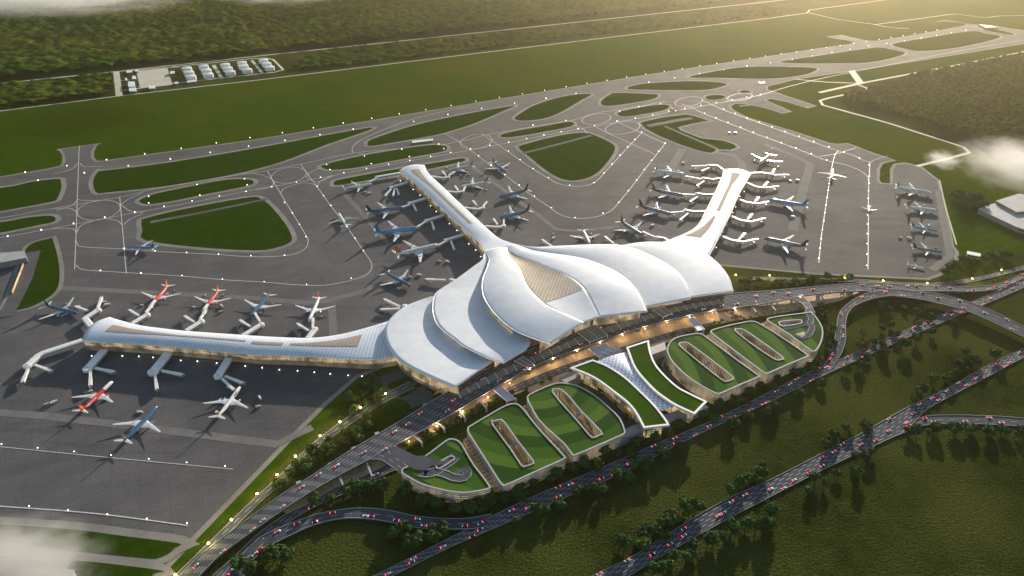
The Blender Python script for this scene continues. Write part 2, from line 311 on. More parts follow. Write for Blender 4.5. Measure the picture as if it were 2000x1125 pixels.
isl = [
 [(-200, 385), (0, 368), (60, 356), (113, 350), (119, 356), (120, 368), (112, 388), (98, 395), (0, 413), (-200, 450)],
 [(-120, 446), (0, 435), (50, 426), (95, 422), (108, 426), (104, 434), (60, 443), (0, 455), (-120, 476)],
 [(192, 336), (183, 352), (184, 367), (191, 377), (210, 376), (330, 363), (450, 342), (545, 318), (640, 282), (722, 254), (700, 253), (500, 290), (330, 318), (205, 334)],
 [(276, 396), (274, 391), (300, 380), (380, 363), (440, 352), (485, 351), (496, 357), (480, 364), (400, 380), (330, 394), (290, 399)],
 [(279, 450), (277, 432), (285, 427), (350, 411), (480, 387), (510, 389), (535, 410), (560, 442), (570, 464), (566, 474), (540, 484), (500, 489), (400, 484), (286, 470)],
 [(630, 328), (634, 322), (700, 306), (780, 292), (840, 284), (868, 285), (873, 291), (860, 297), (780, 312), (700, 327), (650, 332)],
 [(653, 357), (670, 350), (780, 330), (860, 317), (898, 310), (909, 312), (895, 318), (800, 338), (720, 352), (660, 362)],
 [(718, 281), (726, 273), (780, 254), (830, 240), (900, 225), (960, 214), (1005, 207), (985, 216), (930, 240), (900, 250), (850, 264), (760, 280), (724, 285)],
 [(1006, 233), (1012, 225), (1040, 208), (1070, 197), (1110, 187), (1154, 184), (1135, 196), (1090, 222), (1060, 232), (1025, 236)],
 [(978, 267), (990, 260), (1060, 247), (1105, 239), (1119, 240), (1115, 247), (1060, 258), (1000, 268)],
 [(1174, 203), (1176, 196), (1190, 186), (1205, 182), (1270, 184), (1285, 187), (1270, 195), (1210, 205), (1182, 207)],
 [(1206, 222), (1216, 217), (1270, 207), (1300, 205), (1307, 209), (1290, 217), (1230, 227), (1212, 227)],
 [(1226, 174), (1250, 165), (1300, 161), (1350, 159), (1400, 161), (1419, 165), (1400, 172), (1370, 176), (1300, 176)],
 [(1345, 151), (1400, 139), (1460, 131), (1540, 131), (1595, 134), (1575, 145), (1530, 152), (1480, 154), (1400, 152)],
 [(1523, 121), (1560, 115), (1640, 103), (1710, 93), (1740, 97), (1768, 104), (1740, 114), (1700, 122), (1660, 124), (1560, 124)],
 [(1742, 87), (1800, 76), (1895, 61), (1925, 66), (1954, 72), (1920, 83), (1850, 96), (1795, 100), (1770, 96)],
 [(1918, 57), (1940, 57), (1980, 66), (1970, 68), (1935, 62)],
 [(1378, 190), (1386, 187), (1405, 186), (1416, 189), (1411, 193), (1395, 195), (1382, 194)],
 [(1445, 179), (1452, 177), (1462, 178), (1466, 180), (1460, 182), (1450, 182)],
 [(1251, 241), (1258, 238), (1300, 229), (1340, 224), (1358, 228), (1384, 236), (1350, 242), (1323, 249), (1330, 256), (1370, 271), (1410, 275), (1432, 282), (1439, 288), (1425, 293), (1405, 292), (1396, 288), (1398, 295), (1388, 299), (1370, 296), (1330, 283), (1290, 267), (1262, 252)],
 [(1014, 290), (1020, 284), (1080, 268), (1130, 260), (1157, 263), (1190, 278), (1201, 288), (1195, 305), (1175, 330), (1160, 342), (1140, 350), (1115, 353), (1090, 347), (1060, 328), (1030, 303)],
 [(-300, 1010), (0, 1025), (150, 1036), (250, 1049), (349, 1062), (343, 1070), (330, 1082), (310, 1090), (290, 1091), (180, 1080), (0, 1061), (-300, 1040)],
 [(-150, 620), (0, 612), (10, 600), (30, 548), (46, 500), (60, 478), (96, 467), (104, 470), (116, 520), (114, 560), (95, 582), (60, 600), (34, 606), (14, 614), (-150, 650)],
 [(128, 1122), (135, 1105), (150, 1096), (230, 1104), (320, 1116), (300, 1122), (270, 1160), (120, 1150)],
]
sh = MB(); gr = MB()
for i, p in enumerate(isl):
    wp = dedupe(ccw(px(cat(p, True, 3))))
    if i == 19: wp = dedupe(ccw(px(p)))
    d = 11 if i < 22 else 8
    fill(sh, [dedupe(offset(wp, d))], .62 + i * .01); fill(gr, [wp], .95 + i * .01)
tag(sh.build('island_shoulder', M['shoulder']), kind='structure'); tag(gr.build('island_grass', M['lawn_dk']), kind='structure')
# service tracks on the islands, light lanes on the apron
mb = MB()
for i, (p, wd) in enumerate([([(293, 435), (400, 415), (500, 394), (520, 390)], 12), ([(1022, 300), (1100, 280), (1155, 265)], 12), ([(1265, 247), (1300, 240), (1352, 231)], 22), ([(1298, 247), (1330, 261), (1400, 291)], 12), ([(10, 620), (30, 585), (50, 545), (66, 492)], 26), ([(1444, 208), (1464, 206)], 16)]):
    strip(mb, px(p), wd, 1.25 + i * .02)
tag(mb.build('service_track', M['pave']), kind='structure')
mb = MB()
lanes = [([(1333, 291), (1322, 310), (1303, 340)], 22), ([(1395, 297), (1430, 303), (1446, 314), (1450, 325), (1438, 345)], 22), ([(1494, 282), (1540, 300), (1583, 321), (1570, 365), (1548, 450)], 22), ([(60, 575), (120, 563), (300, 572), (500, 583), (600, 592), (640, 588), (700, 572), (790, 540)], 14), ([(648, 598), (652, 660)], 14), ([(-100, 800), (80, 812), (300, 838), (540, 868), (610, 835)], 14), ([(1000, 385), (1045, 415), (1085, 448), (1130, 452), (1210, 442)], 12), ([(925, 328), (985, 372), (1000, 385)], 12), ([(672, 378), (720, 432), (762, 480)], 12), ([(1745, 366), (1832, 372), (1855, 500), (1820, 528)], 16)]
for i, (p, wd) in enumerate(lanes): strip(mb, px(p), wd, .60 + i * .012)
tag(mb.build('apron_lane', M['lane']), kind='structure')
# painted lines
lines = [[(155, 285), (146, 527)], [(234, 385), (247, 535)], [(-60, 438), (0, 427), (100, 408), (232, 386), (300, 370), (400, 352), (500, 337), (588, 321), (700, 298), (800, 291), (860, 284), (905, 275), (960, 262), (1040, 248), (1120, 235), (1160, 222), (1230, 212), (1300, 198)],
 [(-60, 477), (0, 465), (90, 449), (175, 433), (270, 415), (390, 393), (500, 370), (555, 361), (647, 344), (740, 326), (850, 306), (900, 297), (1000, 278), (1053, 267), (1107, 257), (1161, 247), (1265, 228), (1307, 219), (1352, 211), (1435, 196), (1485, 186), (1545, 168), (1620, 150), (1740, 126), (1850, 104), (1990, 80)],
 [(522, 334), (549, 380), (577, 426), (598, 461), (602, 473), (592, 490), (556, 500), (492, 502), (430, 498), (372, 495), (312, 492), (243, 487), (165, 483), (152, 478), (148, 468)],
 [(587, 321), (620, 366), (642, 397), (680, 447), (710, 491), (724, 511), (726, 524), (716, 537), (686, 548), (640, 557), (597, 558), (520, 552), (437, 547), (357, 540), (278, 535), (197, 530), (160, 527), (149, 518)],
 [(940, 262), (968, 280), (993, 297), (1028, 322), (1070, 348), (1090, 359), (1115, 364), (1145, 363), (1166, 353), (1186, 332), (1210, 306), (1233, 281), (1253, 260)],
 [(870, 262), (900, 280), (935, 306), (963, 327), (995, 349), (1030, 376), (1066, 400), (1095, 420), (1125, 427), (1164, 424), (1190, 414), (1205, 400), (1234, 365), (1259, 332), (1280, 305), (1299, 281)],
 [(1161, 247), (1199, 266), (1233, 281), (1279, 302)], [(1205, 238), (1253, 260), (1299, 281)],
 [(1637, 295), (1630, 305), (1623, 335), (1615, 388), (1608, 435), (1604, 462), (1599, 514)], [(1699, 317), (1697, 349), (1696, 387), (1696, 422), (1695, 527)],
 [(1330, 203), (1352, 211), (1376, 223), (1430, 244), (1484, 265), (1507, 273), (1563, 294), (1614, 314), (1650, 322), (1680, 334), (1694, 346), (1697, 356)],
 [(1372, 196), (1413, 215), (1482, 240), (1548, 264), (1637, 295), (1665, 303), (1682, 312), (1699, 318)], [(1600, 306), (1637, 300), (1672, 289)], [(1699, 318), (1710, 312), (1735, 304)],
 [(-80, 865), (0, 873), (200, 893), (455, 917)], [(-20, 988), (180, 1003), (367, 1027)],
 [(690, 300), (688, 290), (700, 277), (730, 262), (790, 238), (850, 222), (920, 208)], [(700, 300), (740, 303), (830, 295)], [(104, 341), (140, 331), (154, 318), (165, 326), (203, 325)], [(152, 390), (140, 402), (110, 412)], [(152, 390), (165, 392), (200, 392)], [(150, 455), (160, 440), (200, 428), (230, 432), (240, 441), (252, 430), (280, 417)], [(236, 400), (255, 387), (280, 377)], [(236, 400), (255, 413), (280, 415)], [(150, 415), (135, 407), (100, 409)], [(150, 455), (140, 447), (100, 447)],
 [(1150, 265), (1135, 250), (1100, 240)], [(470, 340), (500, 340), (530, 350), (531, 365), (500, 372)], [(598, 346), (610, 335), (650, 320)], [(598, 346), (620, 356), (650, 344)], [(548, 378), (556, 368), (590, 358), (612, 360), (620, 366), (624, 356), (650, 343)]]
circ = [(193, 411, 42, 19), (564, 343, 34, 15), (930, 277, 31, 14), (1165, 233, 28, 10), (1216, 250, 34, 12), (1345, 199, 27, 9), (1445, 190, 24, 7)]
mb = MB()
for i, p in enumerate(lines):
    strip(mb, resample(px(cat(p, False, 5)), step=12), 1.0 if i in (15, 16) else 1.6, .82 + i * .003)
for i, (a, b, c, d) in enumerate(circ):
    strip(mb, px([(a + c * math.cos(t) * 1.0, b + d * math.sin(t) - c * math.cos(t) * .12) for t in np.linspace(0, 2 * math.pi, 41)]), 1.5, .925 + i * .003)
tag(mb.build('taxi_line', M['line']), kind='structure')
# perimeter tracks, compound pads
mb = MB()
trk = [([(-400, 206), (0, 163), (227, 140), (500, 110), (1000, 57), (1500, 3.5), (1800, -30)], 11), ([(-400, 268), (0, 217), (230, 188), (500, 157), (1000, 96), (1500, 36), (1580, 25), (1578, 20), (1720, 1), (1880, -22)], 8), ([(1580, 25), (1630, 37), (1710, 48), (1735, 54), (1776, 56)], 8), ([(1710, 48), (1865, 27), (1925, 35), (1950, 31), (2050, 30)], 8),
 ([(2200, 65), (2000, 101), (1850, 131), (1680, 163)], 12), ([(1662, 137), (1681, 163)], 28), ([(1550, 154), (1600, 160), (1680, 163)], 9), ([(1681, 163), (1640, 172), (1600, 181)], 15), ([(1675, 165), (1700, 175), (1650, 185), (1603, 195), (1598, 200), (1605, 205), (1730, 239), (1890, 290), (1902, 295), (1895, 298), (1840, 313), (1790, 325)], 11),
 ([(227, 140), (233, 188)], 22), ([(335, 131), (500, 114), (530, 113), (556, 139), (420, 154), (270, 170)], 10), ([(417, 127), (434, 154)], 14), ([(492, 118), (513, 144)], 12), ([(228, 158), (262, 156)], 9), ([(231, 178), (275, 173)], 9), ([(248, 139), (330, 132), (350, 131)], 8), ([(1835, 352), (1845, 400), (1868, 478)], 3)]
for i, (p, wd) in enumerate(trk): strip(mb, resample(px(p), step=60), wd, .42 + i * .012)
fill(mb, [ccw(px([(266, 139), (327, 133), (337, 166), (274, 173)]))], .66)
tag(mb.build('perimeter_road', M['track']), kind='structure')
mb = MB()
fill(mb, [ccw(px([(-250, 1055), (0, 1062), (180, 1081), (290, 1092), (300, 1093), (240, 1103), (150, 1096), (137, 1103), (120, 1150), (-250, 1150)]))], .585)
tag(mb.build('concrete_apron', M['shoulder']), kind='structure')
# ------------------------------------------------------------------ roads
def rail(pts, z=0, n=60):
    return resample([P(a[0], a[1], a[2]) for a in cat([(q[0], q[1], q[2] if len(q) > 2 else z) for q in pts], False, 6)], n=n)
ROADS = {}
def road(key, top, bot, z=1.5, n=70, lanes=4, parapet=.9, wall=0, m='road'):
    A, B = rail(top, z, n), rail(bot, z, n); ROADS[key] = (A, B, lanes)
    mb = MB(); mb.grid([[B[i], A[i]] for i in range(n)])
    if wall:
        for E in (A, B):
            mb.grid([[E[i] - Vector((0, 0, min(wall, E[i].z - .2))), E[i]] for i in range(n)])
        mb.grid([[A[i] - Vector((0, 0, min(wall, A[i].z - .2))), B[i] - Vector((0, 0, min(wall, B[i].z - .2)))] for i in range(n)])
    o = tag(mb.build('road', M[m]), kind='structure')
    pr = MB(); mk = MB()
    for E, G in ((A, B), (B, A)):
        a = [E[i].lerp(G[i], .6 / max((E[i] - G[i]).length, 1)) for i in range(n)]; up = Vector((0, 0, parapet))
        dn = Vector((0, 0, 1.2 if wall else .1))
        pr = MB(); pr.grid([[E[i] - dn, E[i] + up, a[i] + up, a[i]] for i in range(n)]); pr.build('parapet', M['kerb'], o)
    for l in range(1, lanes):
        L = resample([A[i].lerp(B[i], l / lanes) for i in range(n)], step=9)
        for i in range(0, len(L) - 1, 2):
            strip(mk, [L[i] + Vector((0, 0, .12)), L[i + 1] + Vector((0, 0, .12))], .62, None)
    mk.build('lane_marking', M['lot'], o)
    return o
mainA = [(300, 1170, 2), (345, 1130, 3), (400, 1077, 5), (500, 1002, 9), (553, 964, 11), (615, 925, 12), (687, 878, 12), (767, 831, 12), (820, 798, 12), (857, 775, 12), (905, 748, 12), (960, 716, 12), (1040, 681, 12), (1100, 658, 12), (1185, 630, 12), (1264, 606, 12), (1349, 585, 12), (1432, 573, 12), (1500, 568, 12), (1580, 561, 12), (1660, 554, 11), (1713, 553, 10), (1767, 556, 9), (1850, 559, 7), (1940, 556, 4), (2020, 524, 2), (2120, 480, 2)]
mainB = [(345, 1170, 2), (390, 1125, 3), (430, 1085, 5), (500, 1033, 9), (553, 996, 11), (607, 961, 12), (660, 930, 12), (718, 899, 12), (775, 868, 12), (855, 824, 12), (900, 798, 12), (927, 782, 12), (1000, 739, 12), (1053, 711, 12), (1107, 690, 12), (1187, 662, 12), (1240, 644, 12), (1320, 622, 12), (1400, 606, 12), (1500, 592, 12), (1567, 578, 12), (1647, 570, 11), (1713, 568, 10), (1767, 568, 9), (1850, 569, 7), (1940, 566, 4), (2020, 534, 2), (2120, 490, 2)]
main = road('main', mainA, mainB, n=150, lanes=7, wall=2.2)
road('flyover', [(1700, 560, 10.3), (1767, 567, 10), (1847, 577, 12), (1927, 603, 13), (2000, 638, 12), (2080, 676, 10)], [(1690, 568, 10.3), (1740, 577, 10), (1793, 584, 11), (1847, 596, 12), (1900, 612, 13), (2000, 659, 12), (2080, 698, 10)], n=50, lanes=3, wall=2)
road('lower', [(415, 1125), (460, 1085), (500, 1046), (553, 1008), (601, 984), (660, 950), (720, 925), (790, 890)], [(440, 1125), (480, 1090), (530, 1045), (580, 1010), (625, 985), (670, 965), (735, 935), (800, 905)], z=1.2, n=50, lanes=3)
road('curve', [(425, 1150, 1.6), (440, 1118, 1.8), (500, 1057, 3), (532, 1037, 4), (607, 1008, 4), (660, 996, 4), (713, 992, 4), (767, 998, 4), (820, 1009, 3.5), (900, 1013, 3), (960, 1004, 2.2)], [(470, 1150, 1.6), (485, 1105, 1.8), (520, 1072, 3), (553, 1053, 4), (607, 1028, 4), (660, 1014, 4), (713, 1013, 4), (767, 1021, 4), (820, 1032, 3.5), (873, 1034, 3), (940, 1032, 2.2)], n=60, lanes=2, wall=2)
road('motor1', [(600, 1180), (729, 1125), (870, 1055), (1000, 989), (1107, 942), (1213, 897), (1293, 862), (1387, 823), (1500, 767), (1593, 721), (1633, 706), (1753, 652), (1873, 600), (1927, 577), (2000, 542), (2080, 505)], [(670, 1170), (767, 1125), (873, 1072), (1000, 1017), (1107, 971), (1213, 925), (1333, 864), (1400, 832), (1500, 787), (1620, 728), (1740, 674), (1873, 616), (1930, 592), (2000, 562), (2080, 525)], z=1.4, n=110, lanes=6)
road('motor2', [(1060, 1180), (1157, 1125), (1240, 1084), (1347, 1016), (1427, 971), (1500, 939), (1633, 871), (1681, 847), (1767, 798), (1847, 760), (1927, 715), (2000, 680), (2100, 630)], [(1150, 1180), (1229, 1125), (1333, 1063), (1427, 1011), (1500, 973), (1615, 914), (1729, 861), (1767, 842), (1807, 803), (1847, 779), (1927, 737), (2000, 698), (2100, 648)], z=1.4, n=100, lanes=6)
road('loop', [(1590, 727, 1.6), (1607, 716, 2), (1625, 681, 4), (1633, 643, 6), (1639, 611, 8), (1660, 590, 9), (1687, 575, 10), (1713, 569, 10.2), (1745, 567, 10.2)], [(1618, 727, 1.6), (1631, 711, 2), (1647, 683, 4), (1652, 657, 6), (1652, 630, 8), (1660, 606, 9), (1687, 589, 10), (1727, 579, 10.2), (1760, 577, 10.2)], n=50, lanes=2, wall=1.6)
road('side', [(1765, 836), (1791, 818), (1833, 811), (1927, 812), (2000, 817), (2080, 826)], [(1755, 850), (1785, 838), (1820, 829), (1900, 828), (2000, 834), (2080, 845)], z=1.7, n=40, lanes=2)
road('service', [(330, 1135), (420, 1047), (500, 970), (540, 934), (593, 881), (633, 848), (681, 813), (753, 769), (800, 745)], [(345, 1142), (432, 1056), (508, 982), (549, 945), (600, 892), (640, 860), (690, 825), (760, 781), (810, 757)], z=1.1, n=60, lanes=2, parapet=.2)
road('north', [(1470, 541), (1560, 543), (1673, 545), (1724, 549), (1812, 553), (1900, 543), (2000, 519), (2080, 495)], [(1470, 546), (1560, 549), (1673, 551), (1724, 555), (1812, 559), (1900, 550), (2000, 526), (2080, 502)], z=1.3, n=50, lanes=2, parapet=.2)
road('ramp west', [(722, 897, 12.2), (745, 899, 12.3), (765, 912, 14), (790, 930, 20), (812, 941, 23.3)], [(775, 869, 12.2), (771, 880, 12.3), (785, 892, 14), (806, 905, 20), (838, 915, 23.3)], n=30, lanes=3, wall=1.5)
road('ramp east', [(1540, 583, 12.2), (1562, 590, 13), (1572, 600, 18), (1575, 612, 21.3)], [(1568, 577, 12.2), (1577, 588, 13), (1586, 600, 18), (1592, 612, 21.3)], n=24, lanes=3, wall=1.5)
# tan lower forecourt and its strips
sheet('forecourt', [(600, 990), (560, 1004), (553, 1000), (640, 940), (735, 890), (780, 850), (900, 780), (1000, 725), (1150, 660), (1320, 605), (1500, 575), (1640, 562), (1700, 562), (1640, 588), (1590, 600), (1560, 606), (1500, 618), (1390, 650), (1310, 668), (1190, 705), (1105, 742), (1030, 770), (960, 795), (870, 855), (800, 895), (765, 912)], .75, M['plaza'])
mb = MB(); strip(mb, resample(px(cat([(960, 783), (1000, 763), (1100, 722), (1200, 690), (1310, 655), (1400, 634)], False, 5)), step=15), 16, 1.05); tag(mb.build('forecourt_road', M['road']), kind='structure')
mb = MB()
for k in (-4, 0, 4):
    L = resample(px(cat([(600, 983), (700, 930), (760, 897), (840, 850), (920, 808), (1000, 762), (1100, 722), (1200, 690), (1310, 655), (1400, 630), (1500, 608)], False, 5)), step=7)
    for i in range(0, len(L) - 1, 2):
        d = (L[i + 1] - L[i]).normalized(); q = Vector((-d.y, d.x, 0)) * (k * 1.6 + 2)
        strip(mb, [L[i] + q, L[i + 1] + q], .6, 1.2)
tag(mb.build('forecourt_marking', M['line']), kind='structure')
sheet('garden_lawn', [(770, 893), (850, 845), (900, 818), (990, 778), (1030, 762), (1035, 772), (920, 830), (880, 855), (805, 905)], 1.12, M['lawn_dk'])
sheet('garden_lawn', [(1300, 672), (1340, 648), (1400, 634), (1480, 620), (1570, 606), (1575, 612), (1500, 622), (1390, 648), (1305, 680)], 1.12, M['lawn_dk'])
sheet('park_lawn', [(745, 805), (765, 780), (790, 783), (800, 800), (760, 840), (700, 870), (690, 850)], .8, M['lawn_dk'], smooth=4)
sheet('park_lawn', [(757, 752), (790, 738), (815, 735), (800, 748), (768, 762)], .95, M['lawn_dk'], smooth=4)
sheet('park_lawn', [(778, 771), (820, 748), (826, 752), (790, 775)], .97, M['lawn_dk'], smooth=4)
sheet('service_yard', [(724, 740), (790, 722), (840, 765), (850, 782), (800, 800), (770, 778), (752, 785), (735, 765)], .6, M['road'])
# ------------------------------------------------------------------ terminal
T = empty('airport_terminal', P(1060, 590), label='white petal-roofed airport terminal with three long piers and warm lit glass walls', cat='terminal')
class Surf:
    def __init__(s, A, B, n=60, crown=4.0, bow=0, power=1.0):
        s.A = rail(A, n=n); s.B = rail(B, n=n); s.n = n; s.crown = crown; s.bow = bow
        s.len = sum((s.A[i + 1] - s.A[i]).length for i in range(n - 1))
    def __call__(s, u, t, lift=0):
        f = min(max(t, 0), 1) * (s.n - 1); i = min(int(f), s.n - 2); f -= i
        a = s.A[i].lerp(s.A[i + 1], f); b = s.B[i].lerp(s.B[i + 1], f)
        p = a.lerp(b, u); p.z += s.crown * 4 * u * (1 - u) * (1 - max(0, t) ** 6) + lift
        if s.bow and t < .12:
            d = (s.A[0] + s.B[0]) / 2 - (s.A[6] + s.B[6]) / 2; d.z = 0; p += d.normalized() * s.bow * 4 * u * (1 - u) * (1 - t / .12) ** 2
        return p
def roof_part(name, S, m, nu=20, nt=90, thick=2.0, u0=0, u1=1, t0=0, t1=1, lift=0, swap=False):
    mb = MB(); G = []; UV = []
    acc = 0; prev = None
    for j in range(nt + 1):
        t = t0 + (t1 - t0) * j / nt; ua = u0(t) if callable(u0) else u0; ub = u1(t) if callable(u1) else u1
        row = [S(ua + (ub - ua) * i / nu, t, lift) for i in range(nu + 1)]
        mid = row[nu // 2]
        if prev is not None: acc += (mid - prev).length
        prev = mid; x = 0; r = []
        W = [0]
        for i in range(nu): x += (row[i + 1] - row[i]).length; W.append(x)
        c = W[nu // 2]
        r = [(a - c, acc) for a in W]
        if name == 'skylight' and S is CM: r = [((a - c + acc) * .7, (a - c - acc) * .7) for a in W]
        G.append(row); UV.append(r)
    a = (G[0][1] - G[0][0]).cross(G[1][0] - G[0][0])
    if a.z < 0: G = [r[::-1] for r in G]; UV = [r[::-1] for r in UV]
    mb.grid(G, UV); o = mb.build(name, m, T, smooth=True)
    if thick:
        md = o.modifiers.new('thickness', 'SOLIDIFY'); md.thickness = thick; md.offset = -1; md.use_rim = True
    return o
def rail_wall(name, A, B, inset, z0, m, drop=1.6, i0=0, i1=None, zt=None):
    mb = MB(); G = []; UV = []; s = 0; i1 = i1 or len(A); pv = None
    for i in range(i0, i1):
        d = (B[i] - A[i]); d.z = 0; L = max(d.length, .01); p = A[i] + d * min(inset / L, .45)
        if pv is not None: s += (p - pv).length
        pv = p.copy(); z1 = zt if zt else A[i].z - drop
        G.append([(p.x, p.y, z0), (p.x, p.y, z1)]); UV.append([(s, z0), (s, z1)])
    mb.grid(G, UV); return mb.build(name, m, T)
pierW = Surf([(214, 619, 24), (232, 625, 24), (274, 635.5, 24), (313, 641, 24), (370, 647, 24), (499, 656, 24), (553, 659, 24), (607, 660, 24), (660, 654, 24), (713, 641, 24), (761, 626, 25), (800, 608, 27), (835, 600, 28)],
             [(160, 666, 24), (200, 668, 24), (274, 672.5, 24), (351, 679, 24), (430, 686, 24), (499, 693, 24), (560, 695, 24), (607, 697, 24), (700, 702, 24), (735, 702, 24), (767, 696, 25), (800, 690, 27), (830, 690, 28)], crown=5, bow=9)
pierN = Surf([(780, 332.6, 24), (801.6, 350.8, 24), (829, 374, 24), (865, 409, 24), (901, 443, 24), (928.5, 467, 27), (941, 480, 32), (946, 491, 36)],
             [(829, 322.7, 24), (834, 334.5, 24), (845, 347, 24), (865, 365, 24), (892, 391, 24), (928.5, 425, 24), (956, 450.5, 27), (977.5, 467, 31), (1010, 478, 36)], crown=4, bow=9)
pierE = Surf([(1413, 331, 24), (1411, 342, 24), (1399, 370, 24), (1379, 411, 24), (1363, 439, 24), (1339.5, 455, 25), (1288, 475, 26), (1250, 487, 27)],
             [(1467, 337.7, 24), (1457, 355.6, 24), (1443, 379.5, 24), (1427, 417, 24), (1411, 449, 24), (1395, 481, 24), (1385, 499, 24), (1370, 520, 24)], crown=4, bow=8)
W1 = Surf([(847, 579, 33), (818, 589, 33), (788, 602, 33), (765, 621, 33), (754, 637, 33), (752, 650, 33), (754.5, 667, 33), (763, 684.5, 33), (780, 704, 33), (803, 719, 33), (842, 738, 33), (889, 758, 31)],
          [(864, 577, 26), (862, 590, 26), (861, 605, 26), (862, 622, 26), (868, 640, 26), (884, 658, 26), (900, 672, 26), (920, 684, 26), (935, 692, 26), (947, 698, 26), (961, 707, 31)], crown=2)
W2 = Surf([(946, 491, 36), (943.5, 506, 38), (926, 519.5, 39), (892, 544.5, 40), (859, 565.6, 40), (849, 577, 41), (845, 600, 41), (847.5, 619, 41), (859, 640, 41), (884, 660, 41), (903, 675, 41), (932, 690, 40), (961, 703, 38), (984, 708.5, 36)],
          [(957, 488, 35), (962, 512, 34), (958, 530, 32), (955, 545, 32), (957, 565, 32), (963, 582, 32), (975, 602, 32), (990, 618, 32), (1005, 633, 32), (1020, 645, 32), (1032, 656, 32), (1036, 668, 37), (1028, 682.5, 36)], crown=2)
C1 = Surf([(946, 491, 36.5), (955, 503, 42), (953, 518, 48), (943.5, 542.6, 52), (941.6, 562, 53), (944.5, 579, 53), (955, 598, 53), (976, 623, 53), (999, 642, 52), (1028, 656, 50), (1074, 672, 45)],
          [(990, 482.5, 38), (993, 499, 46), (1009, 516, 53), (1018, 533, 56), (1026, 552, 58), (1039.5, 571, 59), (1062, 592, 58), (1080, 602, 57), (1104, 613, 54), (1139, 630, 49)], crown=4)
CM = Surf([(990, 483, 38), (993, 499, 46), (1009, 516, 53), (1018, 533, 56), (1026, 552, 58), (1039.5, 571, 59), (1062, 592, 58), (1080, 602, 57), (1104, 613, 54), (1139, 630, 49)],
          [(991, 483, 38), (1007, 496.5, 46), (1040, 510, 52), (1072, 523, 56), (1104, 536, 58), (1125, 549, 59), (1142, 566, 58), (1155, 589, 54), (1170, 619, 49)], crown=-2.5, bow=0)
C2 = Surf([(990, 482.5, 38), (1007, 496.5, 46), (1040, 510, 52), (1072, 523, 56), (1104, 536, 58), (1125, 549, 59), (1142, 566, 58), (1155, 589, 54), (1170, 619, 49)],
          [(1010, 478, 36.5), (1040, 489, 43), (1083, 495.5, 48), (1136, 504, 51), (1179, 519, 52), (1211, 536, 52), (1236, 557, 51), (1253, 581, 48), (1264, 608.5, 45)], crown=4)
E1 = Surf([(1008, 481, 33), (1040, 495, 36), (1083, 503, 38), (1136, 513, 40), (1172, 528, 41), (1200, 545, 41), (1224, 564, 40), (1240, 585, 38), (1250, 602, 36)],
          [(1010, 478, 35.5), (1040, 482.7, 38), (1104, 479.5, 41), (1168, 477, 43), (1217, 479.5, 44), (1253, 491, 44), (1296, 512.5, 43), (1328, 536, 42), (1345, 561.6, 39), (1348.7, 583, 36)], crown=4)
E2 = Surf([(1190, 484, 31), (1250, 502, 34), (1290, 522, 35), (1318, 545, 35), (1335, 566, 34), (1338, 581, 33)],
          [(1210, 480, 33), (1253, 473, 34), (1296, 473, 36), (1338.7, 478.4, 37), (1381, 497.6, 37), (1407, 519, 36), (1424, 542.4, 34), (1432.5, 569, 31)], crown=3)
for nm, S, m_ in (('pier_roof', pierW, 'roof_y'), ('pier_roof', pierN, 'roof_y'), ('pier_roof', pierE, 'roof_y'), ('petal_roof', W1, 'roof'), ('petal_roof', W2, 'roof'), ('petal_roof', C1, 'roof'), ('petal_roof', C2, 'roof'), ('petal_roof', E1, 'roof'), ('petal_roof', E2, 'roof')):
    roof_part(nm, S, M[m_])
roof_part('central_roof', CM, M['roof'], t0=0, t1=1, thick=1.5)
roof_part('skylight', CM, M['skyl'], t0=.08, t1=.75, u0=.03, u1=.97, thick=0, lift=.5)
roof_part('skylight', pierW, M['skyl_p'], t0=.05, t1=.47, u0=lambda t: .30 + .10 * min(1, (t - .05) / .2), u1=lambda t: .62 - .14 * min(1, (t - .05) / .2), thick=0, lift=.4)
roof_part('skylight', pierW, M['skyl_p'], t0=.49, t1=.58, u0=.42, u1=.56, thick=0, lift=.4)
roof_part('skylight', pierW, M['skyl_p'], t0=.60, t1=.80, u0=lambda t: .44 - .18 * (t - .6) / .2, u1=lambda t: .52 + .14 * (t - .6) / .2, thick=0, lift=.4)
roof_part('skylight', pierN, M['skyl_p'], t0=.05, t1=.72, u0=lambda t: .34 + .08 * min(1, (t - .05) / .2), u1=lambda t: .72 - .16 * min(1, (t - .05) / .2), thick=0, lift=.4)
roof_part('skylight', pierE, M['skyl_p'], t0=.05, t1=.50, u0=lambda t: .32 + .10 * min(1, (t - .05) / .15), u1=lambda t: .66 - .10 * min(1, (t - .05) / .15), thick=0, lift=.4)
roof_part('skylight', pierE, M['skyl_p'], t0=.56, t1=.78, u0=lambda t: .40 - .28 * (t - .56) / .22, u1=lambda t: .50 + .05 * (t - .56) / .22, thick=0, lift=.4)
# bright rims along the petal edges
for S in (W1, W2, C1, E1, E2, C2, pierW, pierN, pierE):
    for E, G in ((S.A, S.B), (S.B, S.A)):
        if (S in (W1, W2, C1) and E is S.B and S is not C1) or (S in (E1, E2) and E is S.A): continue
        mb = MB(); mb.tube([E[i] + Vector((0, 0, -.4)) for i in range(len(E))], .7, n=6); mb.build('roof_rim', M['rim'], T, smooth=True)
